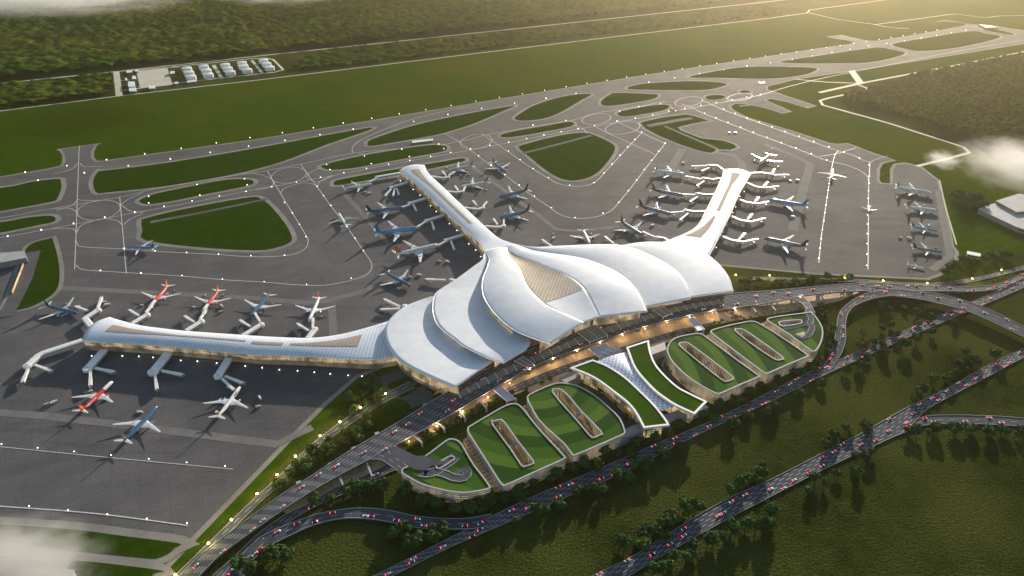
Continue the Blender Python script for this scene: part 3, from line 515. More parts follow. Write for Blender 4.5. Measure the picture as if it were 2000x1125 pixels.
# walls
for S, ins in ((pierW, 6), (pierN, 6), (pierE, 6)):
    for A, B in ((S.A, S.B), (S.B, S.A)):
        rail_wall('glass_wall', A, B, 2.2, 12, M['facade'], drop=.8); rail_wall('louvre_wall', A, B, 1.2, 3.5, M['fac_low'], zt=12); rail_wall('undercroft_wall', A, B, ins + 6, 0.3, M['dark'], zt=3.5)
    a, b = S.A[0].lerp(S.B[0], .12), S.B[0].lerp(S.A[0], .12); d = (S.A[6] + S.B[6] - S.A[0] - S.B[0]) / 2; d.z = 0; d.normalize()
    mb = MB(); side(mb, [a + d * 4, b + d * 4], .3, 22.5, closed=False); mb.build('end_wall', M['facade'], T)
for S, r0 in ((W1, 60), (W2, 50), (C1, 48)):
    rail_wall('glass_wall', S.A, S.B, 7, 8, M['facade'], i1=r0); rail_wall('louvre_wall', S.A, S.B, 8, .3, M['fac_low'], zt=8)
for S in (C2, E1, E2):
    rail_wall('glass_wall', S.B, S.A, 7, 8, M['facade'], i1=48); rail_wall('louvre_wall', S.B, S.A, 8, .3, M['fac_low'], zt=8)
def frontwall(pts, inset=23):
    mb = MB(); w_ = [P(a, b, c) for a, b, c in pts]
    for i in range(len(w_) - 1):
        a, b = w_[i], w_[i + 1]; d = (b - a); L = math.hypot(d.x, d.y); nrm = Vector((-d.y, d.x, 0)).normalized()
        if nrm.y < 0: nrm = -nrm
        a2, b2 = a + nrm * inset, b + nrm * inset
        mb.face([(a2.x, a2.y, 12.2), (b2.x, b2.y, 12.2), (b2.x, b2.y, b.z - 1.2), (a2.x, a2.y, a.z - 1.2)], [(0, 12), (L, 12), (L, b.z), (0, a.z)])
    mb.build('front_glass', M['facade'], T)
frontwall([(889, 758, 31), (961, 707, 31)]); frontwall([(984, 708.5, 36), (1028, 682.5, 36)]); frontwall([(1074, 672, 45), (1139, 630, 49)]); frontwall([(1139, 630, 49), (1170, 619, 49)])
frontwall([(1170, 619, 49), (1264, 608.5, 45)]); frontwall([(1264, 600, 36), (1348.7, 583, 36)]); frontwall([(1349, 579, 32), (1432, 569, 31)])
# forecourt deck in front of the glass, tan paving strip beside the upper carriageway
mb = MB(); dk = [P(a, b, 12.35) for a, b in ((846, 772), (905, 744), (960, 712), (1040, 676), (1100, 654), (1185, 626), (1264, 603), (1349, 582), (1432, 570), (1400, 560), (1264, 590), (1130, 610), (1060, 650), (950, 690), (880, 735))]
fill(mb, [ccw(dk)], 12.35); mb.build('kerbside_deck', M['plaza'], T)
# ceiling lamps under the pier eaves
for pts in ([(179, 695), (239, 695), (271, 696), (299, 698), (353, 704), (385.5, 705.5), (423, 709), (479, 714.6), (512, 718), (545.6, 722), (581, 724), (614, 727), (645, 730), (680, 733), (707, 734.7)], [(782, 353), (807, 370), (820, 381), (841, 401.7), (852, 413), (877.6, 437), (892.5, 450), (915.6, 476), (929, 488), (939, 501)], [(1453.5, 374), (1445, 383.5), (1437, 404), (1431, 415), (1419, 439), (1412, 453), (1399, 483)]):
    for u, v in pts:
        mb = MB(); c = P(u, v, 3.5); mb.tube([c + Vector((0, 0, -.7)), c + Vector((0, 0, -.35)), c + Vector((0, 0, .35)), c + Vector((0, 0, .7))], [.25, .8, .8, .25], n=8)
        tag(mb.build('pier_lamp', M['lamp_w'], smooth=True), label='small round white lamp at the foot of a terminal pier wall', cat='lamp', group='lamps along the pier walls')
# glass canopy band on the upper forecourt
gcA = rail([(894, 767, 14), (968.5, 727.7, 14), (1032, 700, 14), (1100, 672, 14), (1142, 653, 14), (1219, 628, 14), (1275, 611, 14), (1339, 596, 14), (1403, 586, 14)], n=61)
gcB = rail([(899, 776, 14), (978, 737, 14), (1039.5, 710, 14), (1104, 682, 14), (1150, 664, 14), (1225, 638, 14), (1281, 620, 14), (1345, 604, 14), (1410, 593, 14)], n=61)
GC = empty('glass_canopy', gcA[30], label='long grey-green glass canopy with white ribs on the upper forecourt road', cat='canopy')
mb = MB(); s = 0; G = []; UV = []
for i in range(61): G.append([gcB[i], gcA[i]]); UV.append([(i * 5, 0), (i * 5, 10)])
mb.grid(G, UV); mb.build('glass', M['glassgreen'], GC)
for i in range(0, 61, 2):
    mb = MB(); a, b = gcA[i], gcB[i]; e = (a - b).normalized() * 1.5; mb.tube([a + e + Vector((0, 0, .4)), b - e + Vector((0, 0, .4))], .45, n=4); mb.build('rib', M['white'], GC)
for i in range(0, 61, 6):
    for g_ in (gcA, gcB): mb = MB(); mb.box((g_[i].x, g_[i].y, 12), .8, .8, 2); mb.build('post', M['white'], GC)
for q, lab in (([(1005, 705), (1022, 697), (1043, 711), (1028, 717)], 'western flat glass link roof crossing the upper forecourt road'), ([(1125, 648), (1162, 634), (1187, 655), (1152, 669)], 'widest flat glass link roof below the tip of the central petal'), ([(1275, 606), (1295, 599), (1313, 612), (1295, 620)], 'eastern flat glass link roof crossing the upper forecourt road')):
    L = empty('link_canopy', P(*q[0], 15), label=lab, cat='canopy'); z = 17
    w_ = px(q, z); mb = MB(); mb.face(w_, [(0, 0), (12, 0), (12, 40), (0, 40)]); mb.build('glass', M['glassgreen'], L)
    mb = MB()
    for k in range(4): mb.tube([w_[k] + Vector((0, 0, .2)), w_[(k + 1) % 4] + Vector((0, 0, .2))], .5, n=4)
    mb.tube([w_[0].lerp(w_[1], .5) + Vector((0, 0, .2)), w_[3].lerp(w_[2], .5) + Vector((0, 0, .2))], .4, n=4)
    for k in range(4): mb.box((w_[k].x, w_[k].y, 12), .8, .8, 5)
    mb.build('frame', M['white'], L)
# columns under the elevated road and portal beams over the lower road
mb = MB()
A, B, _ = ROADS['main']
for i in range(30, 136, 4):
    for f in (.12, .5, .88):
        c = A[i].lerp(B[i], f); mb.box((c.x, c.y, .5), 1.8, 1.8, c.z - 2.6)
mb.build('column', M['kerb'], main)
for u0_, v0_, u1_, v1_ in ((810, 850, 824, 864), (855, 825, 868, 836), (897, 801, 908, 815), (936, 781, 950, 796), (663, 931, 675, 957), (716, 903, 727, 930), (1398, 607, 1408, 622), (1434, 603, 1444, 615), (1470, 598, 1478, 611), (1505, 593, 1515, 606), (1548, 575, 1560, 592), (1600, 573, 1612, 584)):
    b_ = MB(); a, c = P(u0_, v0_, 10), P(u1_, v1_, 10); ang = math.atan2(c.y - a.y, c.x - a.x); L = (c - a).length; mid = (a + c) / 2
    b_.box((mid.x, mid.y, 8.4), L, 2.4, 1.8, ang); b_.box((c.x, c.y, .6), 2, 2.2, 7.8, ang); b_.box((a.x, a.y, .6), 2, 2.2, 7.8, ang)
    tag(b_.build('portal_frame', M['kerb']), label='concrete portal frame over the tan lower road, ' + ('below the western junction' if u0_ < 730 else 'beside the western garden strip' if u0_ < 1000 else 'above the palms' if u0_ < 1520 else 'beyond the eastern junction'), cat='portal frame', group='portal frames over the lower road')
for u_, v_ in ((645, 906), (691, 875), (736, 846), (583, 942), (830, 790)):
    c = P(u_, v_, 11); b_ = MB(); b_.box((c.x, c.y, 9), 6, 4, 2.5, R(28)); b_.box((c.x, c.y, .2), 2, 2, 8.8, R(28)); b_.build('pier_cap', M['kerb'], main)
# ------------------------------------------------------------------ car parks with lawn roofs
def carpark(outline, slots, h, label, corner=2, drives=()):
    loop = dedupe(ccw(px(cat(outline, True, corner), h))); o = empty('car_park', Vector((sum(p.x for p in loop) / len(loop), sum(p.y for p in loop) / len(loop), 0)), label=label, cat='car park', group='lawn-roofed car park blocks')
    hs = [dedupe(ccw(px(cat(s_, True, 2), h))) for s_ in slots]
    inn = offset(loop, -2.2); ho = [offset(q, 2.0) for q in hs]
    mb = MB(); fill(mb, [inn] + ho, h + .1); mb.build('roof_lawn', M['rooflawn'], o)
    mb = MB(); extr(mb, loop, h - 1.5, h + 1.3, [inn[:]])
    mb.build('parapet', M['kerb'], o)
    for q, q2 in zip(hs, ho): mb = MB(); extr(mb, q2, h - 1.5, h + 1.3, [q]); mb.build('slot_kerb', M['kerb'], o)
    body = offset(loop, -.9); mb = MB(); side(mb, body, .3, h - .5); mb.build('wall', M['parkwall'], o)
    for k in range(1, 6):
        z = h * k / 6.2; mb = MB(); side(mb, loop, z - .55, z + .45); ring = offset(loop, -1.0)
        n = len(loop)
        for i in range(n):
            j = (i + 1) % n
            mb.face([(loop[i].x, loop[i].y, z + .45), (loop[j].x, loop[j].y, z + .45), (ring[j].x, ring[j].y, z + .45), (ring[i].x, ring[i].y, z + .45)])
            mb.face([(loop[i].x, loop[i].y, z - .55), (ring[i].x, ring[i].y, z - .55), (ring[j].x, ring[j].y, z - .55), (loop[j].x, loop[j].y, z - .55)])
        mb.build('floor_band', M['kerb'], o)
    for q in hs:
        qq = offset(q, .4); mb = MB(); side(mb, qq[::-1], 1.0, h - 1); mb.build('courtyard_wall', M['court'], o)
        mb = MB(); fill(mb, [qq], 4); mb.build('courtyard_floor', M['plaza'], o)
        # bridge across the middle of the slot
        c = sum((p for p in q), Vector()) / len(q); far = max(q, key=lambda p: (p - c).length); ang = math.atan2(far.y - c.y, far.x - c.x) + math.pi / 2
        wd = min((p - c).length for p in q) * 2.0
        mb = MB(); mb.box((c.x, c.y, h - 5), wd + 1, 4, 1.2, ang); mb.build('footbridge', M['grey'], o)
    return o
HP = 23
carpark([(803, 908), (840, 884), (870, 861), (882, 857), (894, 860), (903, 868), (912, 884), (928, 910), (945, 932), (957, 949), (957, 955), (940, 960), (912, 964), (894, 964), (856, 957), (820, 946), (795, 932), (784, 925), (786, 915)], [[(853, 908), (858, 905), (876, 894), (884, 893), (886, 897), (880, 901), (862, 913), (855, 914)]], HP, 'rounded western end car park with lawn roof and two spiral ramp openings')
carpark([(913, 836), (918, 832), (950, 813), (985, 793), (1005, 788), (1017, 793), (1030, 808), (1048, 831), (1075, 861), (1103, 891), (1103, 897), (1085, 906), (1040, 926), (990, 949), (981, 949), (972, 938), (955, 911), (937.6, 884), (920, 856), (913, 844)], [[(963, 829), (966, 824), (976, 821.6), (984, 826), (1012, 865), (1039, 900), (1038, 906), (1026, 910), (1019, 908), (1000, 879)]], HP, 'broad lawn-roofed car park second from the western end with one long slot')
carpark([(1029, 779), (1033, 771), (1055, 760), (1080, 750), (1099, 748), (1128, 753), (1160, 771), (1187, 793), (1211, 817), (1221, 841), (1220, 848), (1211, 853), (1170, 871), (1125, 890), (1116, 888), (1101, 868), (1076, 846), (1051, 821), (1035, 793)], [[(1080, 766), (1087, 761.5), (1097, 763), (1115, 781), (1133, 803), (1172, 843), (1171, 849), (1160, 854), (1153, 851), (1131, 825), (1107, 798)]], HP, 'lawn-roofed car park just west of the white lattice transport hub')
carpark([(1302.7, 679.5), (1309, 667), (1324, 658), (1354, 652), (1367, 651.7), (1376, 656), (1413.6, 683.7), (1445, 707), (1481, 733), (1481, 738), (1450, 751), (1410, 769), (1400, 770), (1379.5, 760.5), (1345, 739), (1315.5, 711.5), (1303.7, 692)], [[(1327, 674), (1334.7, 670), (1343, 671), (1366.7, 688), (1400, 713), (1429.6, 737), (1427, 742), (1419, 744.5), (1411.5, 742.4), (1379.5, 718), (1350, 694)]], HP, 'lawn-roofed car park just east of the white lattice transport hub')
carpark([(1388, 648), (1392, 644), (1425, 635), (1460.5, 628), (1473, 628), (1484, 632.5), (1516, 651.7), (1548, 673), (1577, 693), (1576, 698), (1540, 713), (1500, 730.7), (1493, 730), (1473, 715.7), (1430.7, 683.7), (1392, 654)], [[(1436, 646), (1443.5, 644), (1452, 645), (1484, 666.7), (1527, 698), (1524.5, 702), (1517, 703), (1505, 696.5), (1473, 675)]], HP, 'lawn-roofed car park second from the eastern end with one long slot')
carpark([(1498, 625), (1502, 621), (1537, 615.5), (1567, 612), (1584, 610), (1597, 624), (1605.6, 639), (1607.7, 654), (1603.5, 671), (1594, 686), (1587, 687), (1580, 683.7), (1537, 651.7), (1501, 629)], [[(1523, 633), (1526, 629), (1560, 626), (1564, 628), (1562, 632), (1530, 637)]], HP, 'rounded eastern end car park with lawn roof and ramp openings')
# roof driveways on the two end blocks
def drive(pts, wd, z, parent_label):
    o = None
    w_ = resample(px(cat(pts, False, 6), z), step=5); mb = MB(); strip(mb, w_, wd, z); o = tag(mb.build('roof_driveway', M['road']), kind='structure')
    for sgn in (-1, 1):
        e = MB(); L = []
        for i in range(len(w_)):
            d = w_[min(i + 1, len(w_) - 1)] - w_[max(i - 1, 0)]; d.normalize(); L.append(w_[i] + Vector((-d.y, d.x, 0)) * sgn * wd / 2)
        e.tube(L, .55, n=5); e.build('parapet', M['kerb'], o)
sheet('roof_driveway', [(772, 893), (803, 908), (815, 914), (832, 913), (845, 920), (860, 923), (870, 925), (862, 932), (845, 934), (828, 943), (812, 941), (797, 932), (768, 913)], HP + 1.45, M['road'])
drive([(820, 922), (835, 925), (830, 925), (850, 921), (866, 910), (880, 901), (890, 891)], 13, HP + .5, '')
drive([(850, 921), (868, 925), (885, 932), (903, 934), (912, 927), (912, 919), (902, 915)], 11, HP + .62, '')
drive([(1576, 606), (1584, 622), (1580, 631), (1566, 634), (1548, 638), (1530, 641)], 9, HP + .5, '')
drive([(1580, 628), (1586, 640), (1578, 655), (1565, 659), (1556, 653)], 9, HP + .62, '')
mb = MB(); fill(mb, [ccw(px([(881, 928), (899, 915), (902, 921), (897, 928), (890, 931)], HP))], HP + .9); tag(mb.build('ramp_opening', M['dark']), label='dark triangular ramp opening in the western car park roof', cat='ramp opening')
mb = MB(); fill(mb, [ccw(px([(1553, 653), (1571, 648), (1572, 656), (1566, 659)], HP))], HP + .9); tag(mb.build('ramp_opening', M['dark']), label='dark triangular ramp opening in the eastern car park roof', cat='ramp opening')
# link floors between blocks
for q, lab in (([(905, 858), (921, 848), (985, 945), (958, 953)], 'tan sunken lane between the two westernmost car parks'), ([(1020, 793), (1036, 786), (1121, 889), (1105, 896)], 'tan sunken lane between the slotted car park and the one beside the hub'), ([(1380, 655), (1392, 650), (1496, 728), (1480, 737)], 'tan sunken lane east of the hub between two car parks'), ([(1488, 631), (1500, 626), (1590, 686), (1576, 694)], 'tan sunken lane beside the easternmost car park')):
    w_ = px(q, 12); o = empty('link_building', w_[0], label=lab, cat='link building')
    mb = MB(); extr(mb, ccw(w_), .3, 11.5); mb.build('deck', M['plaza'], o)
    mb = MB()
    a, b, c, d = w_
    for k in range(1, 14): t = k / 14; mb.tube([a.lerp(d, t), b.lerp(c, t)], .6, n=4)
    mb.build('beam', M['court'], o); mb = MB(); e0, e1 = a.lerp(b, .35), d.lerp(c, .35); mb.tube([e0, e1], .8, n=4); e0, e1 = a.lerp(b, .7), d.lerp(c, .7); mb.tube([e0, e1], .8, n=4); mb.build('edge_beam', M['grey'], o)
# ------------------------------------------------------------------ transport hub
HUB = empty('transport_hub', P(1240, 760), label='transport hub with two curved lawn roof bands and a pinched white lattice roof', cat='station')
def band(pts, z):
    loop = dedupe(ccw(px(pts, z))); inn = offset(loop, -3.2); mb = MB(); fill(mb, [inn], z + .2); mb.build('lawn_band', M['bandlawn'], HUB)
    mb = MB(); extr(mb, loop, z - 2.2, z + 1.2, [inn]); mb.build('white_edge', M['white'], HUB)
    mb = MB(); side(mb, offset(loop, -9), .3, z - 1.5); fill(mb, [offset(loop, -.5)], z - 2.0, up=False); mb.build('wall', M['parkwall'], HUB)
band(cat([(1113, 719), (1135, 711), (1157, 703)], False, 2) + cat([(1157, 703), (1187, 715), (1221, 737), (1253, 766), (1280, 793), (1299, 817), (1308, 831)], False, 4)[1:] + cat([(1257, 837), (1240, 806), (1225, 788), (1208, 774), (1160, 739), (1113, 719)], False, 4)[:-1], 30)
band([(1223, 679), (1267, 665)] + cat([(1267, 665), (1272, 691), (1285, 718), (1320, 753), (1350, 770), (1381, 785)], False, 4)[1:] + cat([(1357, 810), (1320, 793), (1295, 777), (1272, 758), (1240, 721), (1223, 679)], False, 4)[:-1], 30)
sA = rail([(1165, 706, 27), (1187, 716, 27), (1221, 738, 25), (1253, 767, 23), (1280, 794, 23), (1294, 803, 23)], n=40); sB = rail([(1222, 688, 27), (1236, 714, 27), (1262, 748, 25), (1290, 773, 23), (1312, 786, 23), (1330, 792, 23)], n=40)
mb = MB(); G = []; UV = []
for i in range(40):
    row = [sA[i].lerp(sB[i], k / 10) + Vector((0, 0, 2.5 * math.sin(math.pi * k / 10))) for k in range(11)]
    L = (sA[i] - sB[i]).length; G.append(row); UV.append([(i * 3.4 + (k / 10 - .5) * L, i * 3.4 - (k / 10 - .5) * L) for k in range(11)])
mb.grid(G, UV); mb.build('lattice_roof', M['diag'], HUB, smooth=True)
c1, c2 = P(1171, 706, 24), P(1213, 687, 24); mb = MB(); G = []; UV = []
for j in range(7):
    row = []; uu = []
    for k in range(13):
        a = k / 12 * math.pi; p = c1.lerp(c2, (1 - math.cos(a)) / 2); out = Vector((-.35, .94, 0)) * 15 * math.sin(a) * (1 - j / 6 * .2); row.append(p + out * (1 - j / 14) + Vector((0, 0, 4 - j * 3.2))); uu.append((k * 4 + j * 3.2, k * 4 - j * 3.2))
    G.append(row); UV.append(uu)
mb.grid(G, UV); mb.build('lattice_front', M['diag'], HUB, smooth=True)
for q, z0, z1, m_ in (([(1124, 730), (1160, 735), (1205, 770), (1238, 808), (1232, 812), (1198, 778), (1160, 748), (1128, 738)], .3, 9, 'plaza'), ([(1262, 822), (1370, 785), (1384, 795), (1330, 815), (1262, 842)], .3, 15, 'grey'), ([(1205, 845), (1256, 822), (1258, 838), (1212, 858)], .3, 17, 'grey'), ([(1260, 682), (1298, 668), (1302, 682), (1270, 694)], .3, 18, 'grey'), ([(1092, 739), (1120, 724), (1135, 733), (1105, 748)], .3, 18, 'grey')):
    mb = MB(); extr(mb, ccw(px(q, z1)), z0, z1); mb.build('annex', M[m_], HUB)
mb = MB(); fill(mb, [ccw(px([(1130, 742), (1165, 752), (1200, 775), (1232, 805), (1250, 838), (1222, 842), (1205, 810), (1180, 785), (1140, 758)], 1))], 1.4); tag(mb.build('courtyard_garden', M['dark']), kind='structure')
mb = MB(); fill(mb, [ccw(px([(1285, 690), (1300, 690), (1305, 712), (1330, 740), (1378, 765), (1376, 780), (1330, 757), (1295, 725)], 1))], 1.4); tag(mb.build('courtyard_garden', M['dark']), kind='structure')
for q, lab in (([(1149, 681), (1184, 670), (1199, 689), (1173, 701)], 'wide pale lilac footbridge deck, purple light in its colour, leading to the white lattice hub'), ([(964, 762), (979, 755), (1008, 780), (990, 784)], 'pale footbridge leading to the western car parks'), ([(1344, 623), (1355, 619), (1376, 643), (1362, 646)], 'pale footbridge leading to the eastern car parks')):
    w_ = px(q, 12.6); o = empty('footbridge', w_[0], label=lab, cat='footbridge'); mb = MB(); extr(mb, ccw(w_), 11.2, 12.6); mb.build('deck', mat('lilac_purple_lit_deck', (.42, .42, .55), .5, col2=(.5, .5, .62), nscale=.1), o)  # purple light on the central deck is put into this lilac colour
    mb = MB()
    for a, b in ((w_[0], w_[3]), (w_[1], w_[2])): mb.tube([a + Vector((0, 0, .9)), b + Vector((0, 0, .9))], .5, n=4)
    mb.build('railing', M['white'], o); mb = MB(); mb.box((w_[3].x, w_[3].y + 3, .5), 3, 3, 11, 0); mb.build('column', M['kerb'], o); mb = MB(); mb.box((w_[2].x, w_[2].y + 3, .5), 3, 3, 11, 0); mb.build('column', M['kerb'], o)
# ------------------------------------------------------------------ other buildings
def building(q, h, label, name='service_building', cat_='building', m='white', wall='grey', ridge=0):
    w_ = ccw(px(q, h)); o = empty(name, Vector((w_[0].x, w_[0].y, 0)), label=label, cat=cat_)
    mb = MB(); side(mb, offset(w_, -1.0), .2, h - .8); mb.build('wall', M[wall], o)
    mb = MB()
    if ridge and len(w_) == 4:
        a, b, c, d = w_
        if (b - a).length < (c - b).length: a, b, c, d = b, c, d, a
        r1, r2 = a.lerp(d, .5) + Vector((0, 0, ridge)), b.lerp(c, .5) + Vector((0, 0, ridge))
        mb.face([a, b, r2, r1]); mb.face([c, d, r1, r2]); mb.face([b, c, r2]); mb.face([d, a, r1]); mb.face([d, c, b, a])
    else: extr(mb, w_, h - .8, h)
    mb.build('roof', M[m], o)
    # door and window band
    a, b = w_[0], w_[1]; nrm = Vector((b.y - a.y, a.x - b.x, 0)).normalized(); mb = MB()
    p, q2 = a.lerp(b, .1) - nrm * .8, a.lerp(b, .9) - nrm * .8; mb.face([(p.x, p.y, h * .45), (q2.x, q2.y, h * .45), (q2.x, q2.y, h * .7), (p.x, p.y, h * .7)]); mb.build('window_band', M['dark'], o)
    return o
building([(1910, 408), (1945, 396), (2010, 408), (2040, 440), (2040, 460), (1985, 443)], 12, 'long pale shed half under cloud at the right edge', wall='grey', name='hangar', cat_='hangar', m='kerb')
building([(1945, 392), (1990, 378), (2030, 388), (2030, 410), (1985, 414)], 18, 'taller pale hangar behind the long shed at the right edge', wall='grey', name='hangar', cat_='hangar', m='kerb')
building([(1889, 490), (1916, 495), (1915, 501), (1889, 496)], 9, 'small pale hut beside the eastern apron gate')
building([(-40, 497), (0, 494), (48, 490), (52, 503), (0, 513), (-40, 518)], 14, 'flat pale building on the grass at the left edge', m='kerb')
w_ = px([(52, 505), (25, 575)], 0); mb = MB(); a, b = w_; d = (b - a).normalized(); q = Vector((-d.y, d.x, 0)) * .6; extr(mb, ccw([a + q, b + q, b - q, a - q]), .9, 6); tag(mb.build('retaining_wall', M['plaza']), label='tan retaining wall running down from the flat building at the left edge', cat='wall')
building([(25, 1125), (40, 1107), (145, 1112), (142, 1135), (25, 1140)], 12, 'flat grey building at the bottom left under the cloud', m='kerb')
building([(-20, 1081), (24, 1081), (22, 1086), (-20, 1086)], 4, 'low thin shelter on the pale concrete at the bottom left corner', m='kerb')
building([(805, 275), (846, 270.5), (846, 274), (805, 279)], 5, 'long low white fire station beside the taxiway', name='fire_station', cat_='fire station')
for q, h, lab in (([(250, 159), (263, 159), (264, 169), (250, 169)], 10, 'square white building nearest the compound pad'), ([(252, 171), (266, 171), (267, 178), (252, 178)], 8, 'pale grey building at the lower corner of the compound'), ([(258, 148), (265, 148), (266, 154), (258, 154)], 7, 'small white hut beside the compound road'), ([(247, 138), (258, 137), (258, 141), (247, 142)], 6, 'low white shed at the top of the compound'), ([(264, 136), (270, 135.5), (270, 139), (264, 139.5)], 6, 'smallest shed at the top of the compound'), ([(291, 167.5), (303, 167), (303, 172), (291, 173)], 8, 'grey shed on the lower edge of the compound pad'), ([(332, 139), (341, 138.5), (341, 143), (332, 144)], 8, 'white hut just right of the compound pad'), ([(341, 160), (348, 159.5), (348, 163), (341, 163.5)], 6, 'tiny white hut below the compound tanks'), ([(365, 157.5), (384, 155), (384, 159), (365, 161)], 6, 'long low white shed below the first tanks'), ([(244, 152), (248, 152), (249, 157), (245, 157)], 5, 'narrow white hut near the compound road'), ([(1911, 47), (1938, 50), (1950, 53), (1925, 54)], 9, 'far white block beside the runway end')):
    building(q, h, lab, ridge=0)
tk = None
def cyl(mb, c, r, z0, z1, n=20, r2=None):
    r2 = r if r2 is None else r2
    mb.grid([[(c.x + rr * math.cos(2 * math.pi * k / n), c.y + rr * math.sin(2 * math.pi * k / n), z) for k in range(n)] for rr, z in ((r, z0), (r2, z1))], close=True)
for gi, grp in enumerate([[(364, 131), (368, 139), (372, 147)], [(397, 127), (402, 135), (406, 143)], [(439, 124), (444, 131), (449, 138)], [(472, 120), (475, 127), (482, 134)], [(514, 115.5), (520, 122), (526, 129)]]):
    for u_, v_ in grp:
        c = P(u_, v_, 16); c.z = 0
        if tk is None:
            tk = empty('storage_tank', c); mb = MB(); cyl(mb, Vector((0, 0, 0)), 19, 0, 13, 24); local(mb.build('shell', M['white'], tk, smooth=True))
            mb = MB(); cyl(mb, Vector((0, 0, 0)), 19.4, 13, 13.6, 24); cyl(mb, Vector((0, 0, 0)), 19.4, 13.6, 16.5, 24, 4); mb.face([(4 * math.cos(2 * math.pi * k / 24), 4 * math.sin(2 * math.pi * k / 24), 16.5) for k in range(24)]); local(mb.build('roof', M['white'], tk, smooth=True)); o = tk
        else:
            o = tk.copy(); COL.objects.link(o); o.location = c
            for ch in tk.children: cc = ch.copy(); COL.objects.link(cc); cc.parent = o
        tag(o, 'white round storage tank in the %s row of three from the pad' % ['nearest', 'second', 'third', 'fourth', 'farthest'][gi], 'tank', 'fuel tanks in row %s' % 'one two three four five'.split()[gi])
# ------------------------------------------------------------------ boarding bridges
def bridge(path, tunnels, label, wd=8, z=9.5):
    w_ = px(path, z); o = empty('boarding_bridge', Vector((w_[-1].x, w_[-1].y, 0)), label=label, cat='boarding bridge', group='boarding bridges')
    if len(w_) >= 2:
        W = resample(w_, n=max(6, len(w_) * 4)); mb = MB(); G = []; n = len(W)
        for i in range(n):
            d = W[min(i + 1, n - 1)] - W[max(i - 1, 0)]; d.z = 0; d.normalize(); q = Vector((-d.y, d.x, 0)) * wd / 2; p = W[i]
            G.append([p - q + Vector((0, 0, -4)), p - q, p - q * .6 + Vector((0, 0, .9)), p + q * .6 + Vector((0, 0, .9)), p + q, p + q + Vector((0, 0, -4))])
        mb.grid(G); mb.grid([[g[-1], g[0]] for g in G]); mb.face(G[0][::-1]); mb.face(G[-1]); mb.build('walkway', M['white'], o)
        sk = MB()
        for sgn in (-1, 1):
            side_ = []
            for i in range(n):
                d = W[min(i + 1, n - 1)] - W[max(i - 1, 0)]; d.z = 0; d.normalize(); side_.append(W[i] + Vector((-d.y, d.x, 0)) * sgn * (wd / 2 + .12))
            sk.grid([[p + Vector((0, 0, -3.3)), p + Vector((0, 0, -1))] for p in side_])
        sk.build('window_band', M['grey'], o)
    mb = MB(); e = w_[-1]; cyl(mb, Vector((e.x, e.y, 0)), wd * .55, z - 4, z + .4, 14); cyl(mb, Vector((e.x, e.y, 0)), wd * .55, z + .4, z + 1.3, 14, wd * .15); mb.build('rotunda', M['white'], o, smooth=False)
    mb = MB(); mb.box((e.x, e.y, .3), 2, 2, z - 4.2)
    for k in range(1, len(w_) - 1): mb.box((w_[k].x, w_[k].y, .3), 2, 2, z - 4.2)
    if len(w_) >= 2:
        c = w_[-1].lerp(w_[-2], .45); mb.box((c.x, c.y, .3), 1.4, wd * .7, z - 4.2)
    mb.build('support', M['steel'], o)
    for a, b, c, d in tunnels:
        p, q = P(a, b, z - 1.5), P(c, d, 6.5); dv = (q - p); L = dv.length; dv.normalize(); sd_ = Vector((-dv.y, dv.x, 0)).normalized()
        mb = MB(); m1 = p.lerp(q, .55)
        for (s0, s1, hw, hh) in ((p, m1, 1.9, 1.6), (m1, q, 2.3, 1.9)):
            mb.grid([[t + sd_ * hw * x + Vector((0, 0, hh * y)) for x, y in ((-1, -1), (1, -1), (1, 1), (-1, 1))] for t in (s0, s1)], close=True)
            for t, rv in ((s0, True), (s1, False)):
                f = [t + sd_ * hw * x + Vector((0, 0, hh * y)) for x, y in ((-1, -1), (1, -1), (1, 1), (-1, 1))]; mb.face(f[::-1] if rv else f)
        tn = mb.build('tunnel', M['white'], o)
        mb = MB(); mb.box((q.x, q.y, 4), 5.5, 5.5, 4.2, math.atan2(dv.y, dv.x) + .3); mb.build('cab', M['steel'], tn)
        g_ = p.lerp(q, .8); mb = MB(); mb.box((g_.x + sd_.x * 2, g_.y + sd_.y * 2, .3), .7, .7, 6); mb.box((g_.x - sd_.x * 2, g_.y - sd_.y * 2, .3), .7, .7, 6); mb.box((g_.x, g_.y, .3), 2, 5.5, 1.2, math.atan2(dv.y, dv.x)); mb.build('drive_leg', M['steel'], tn)
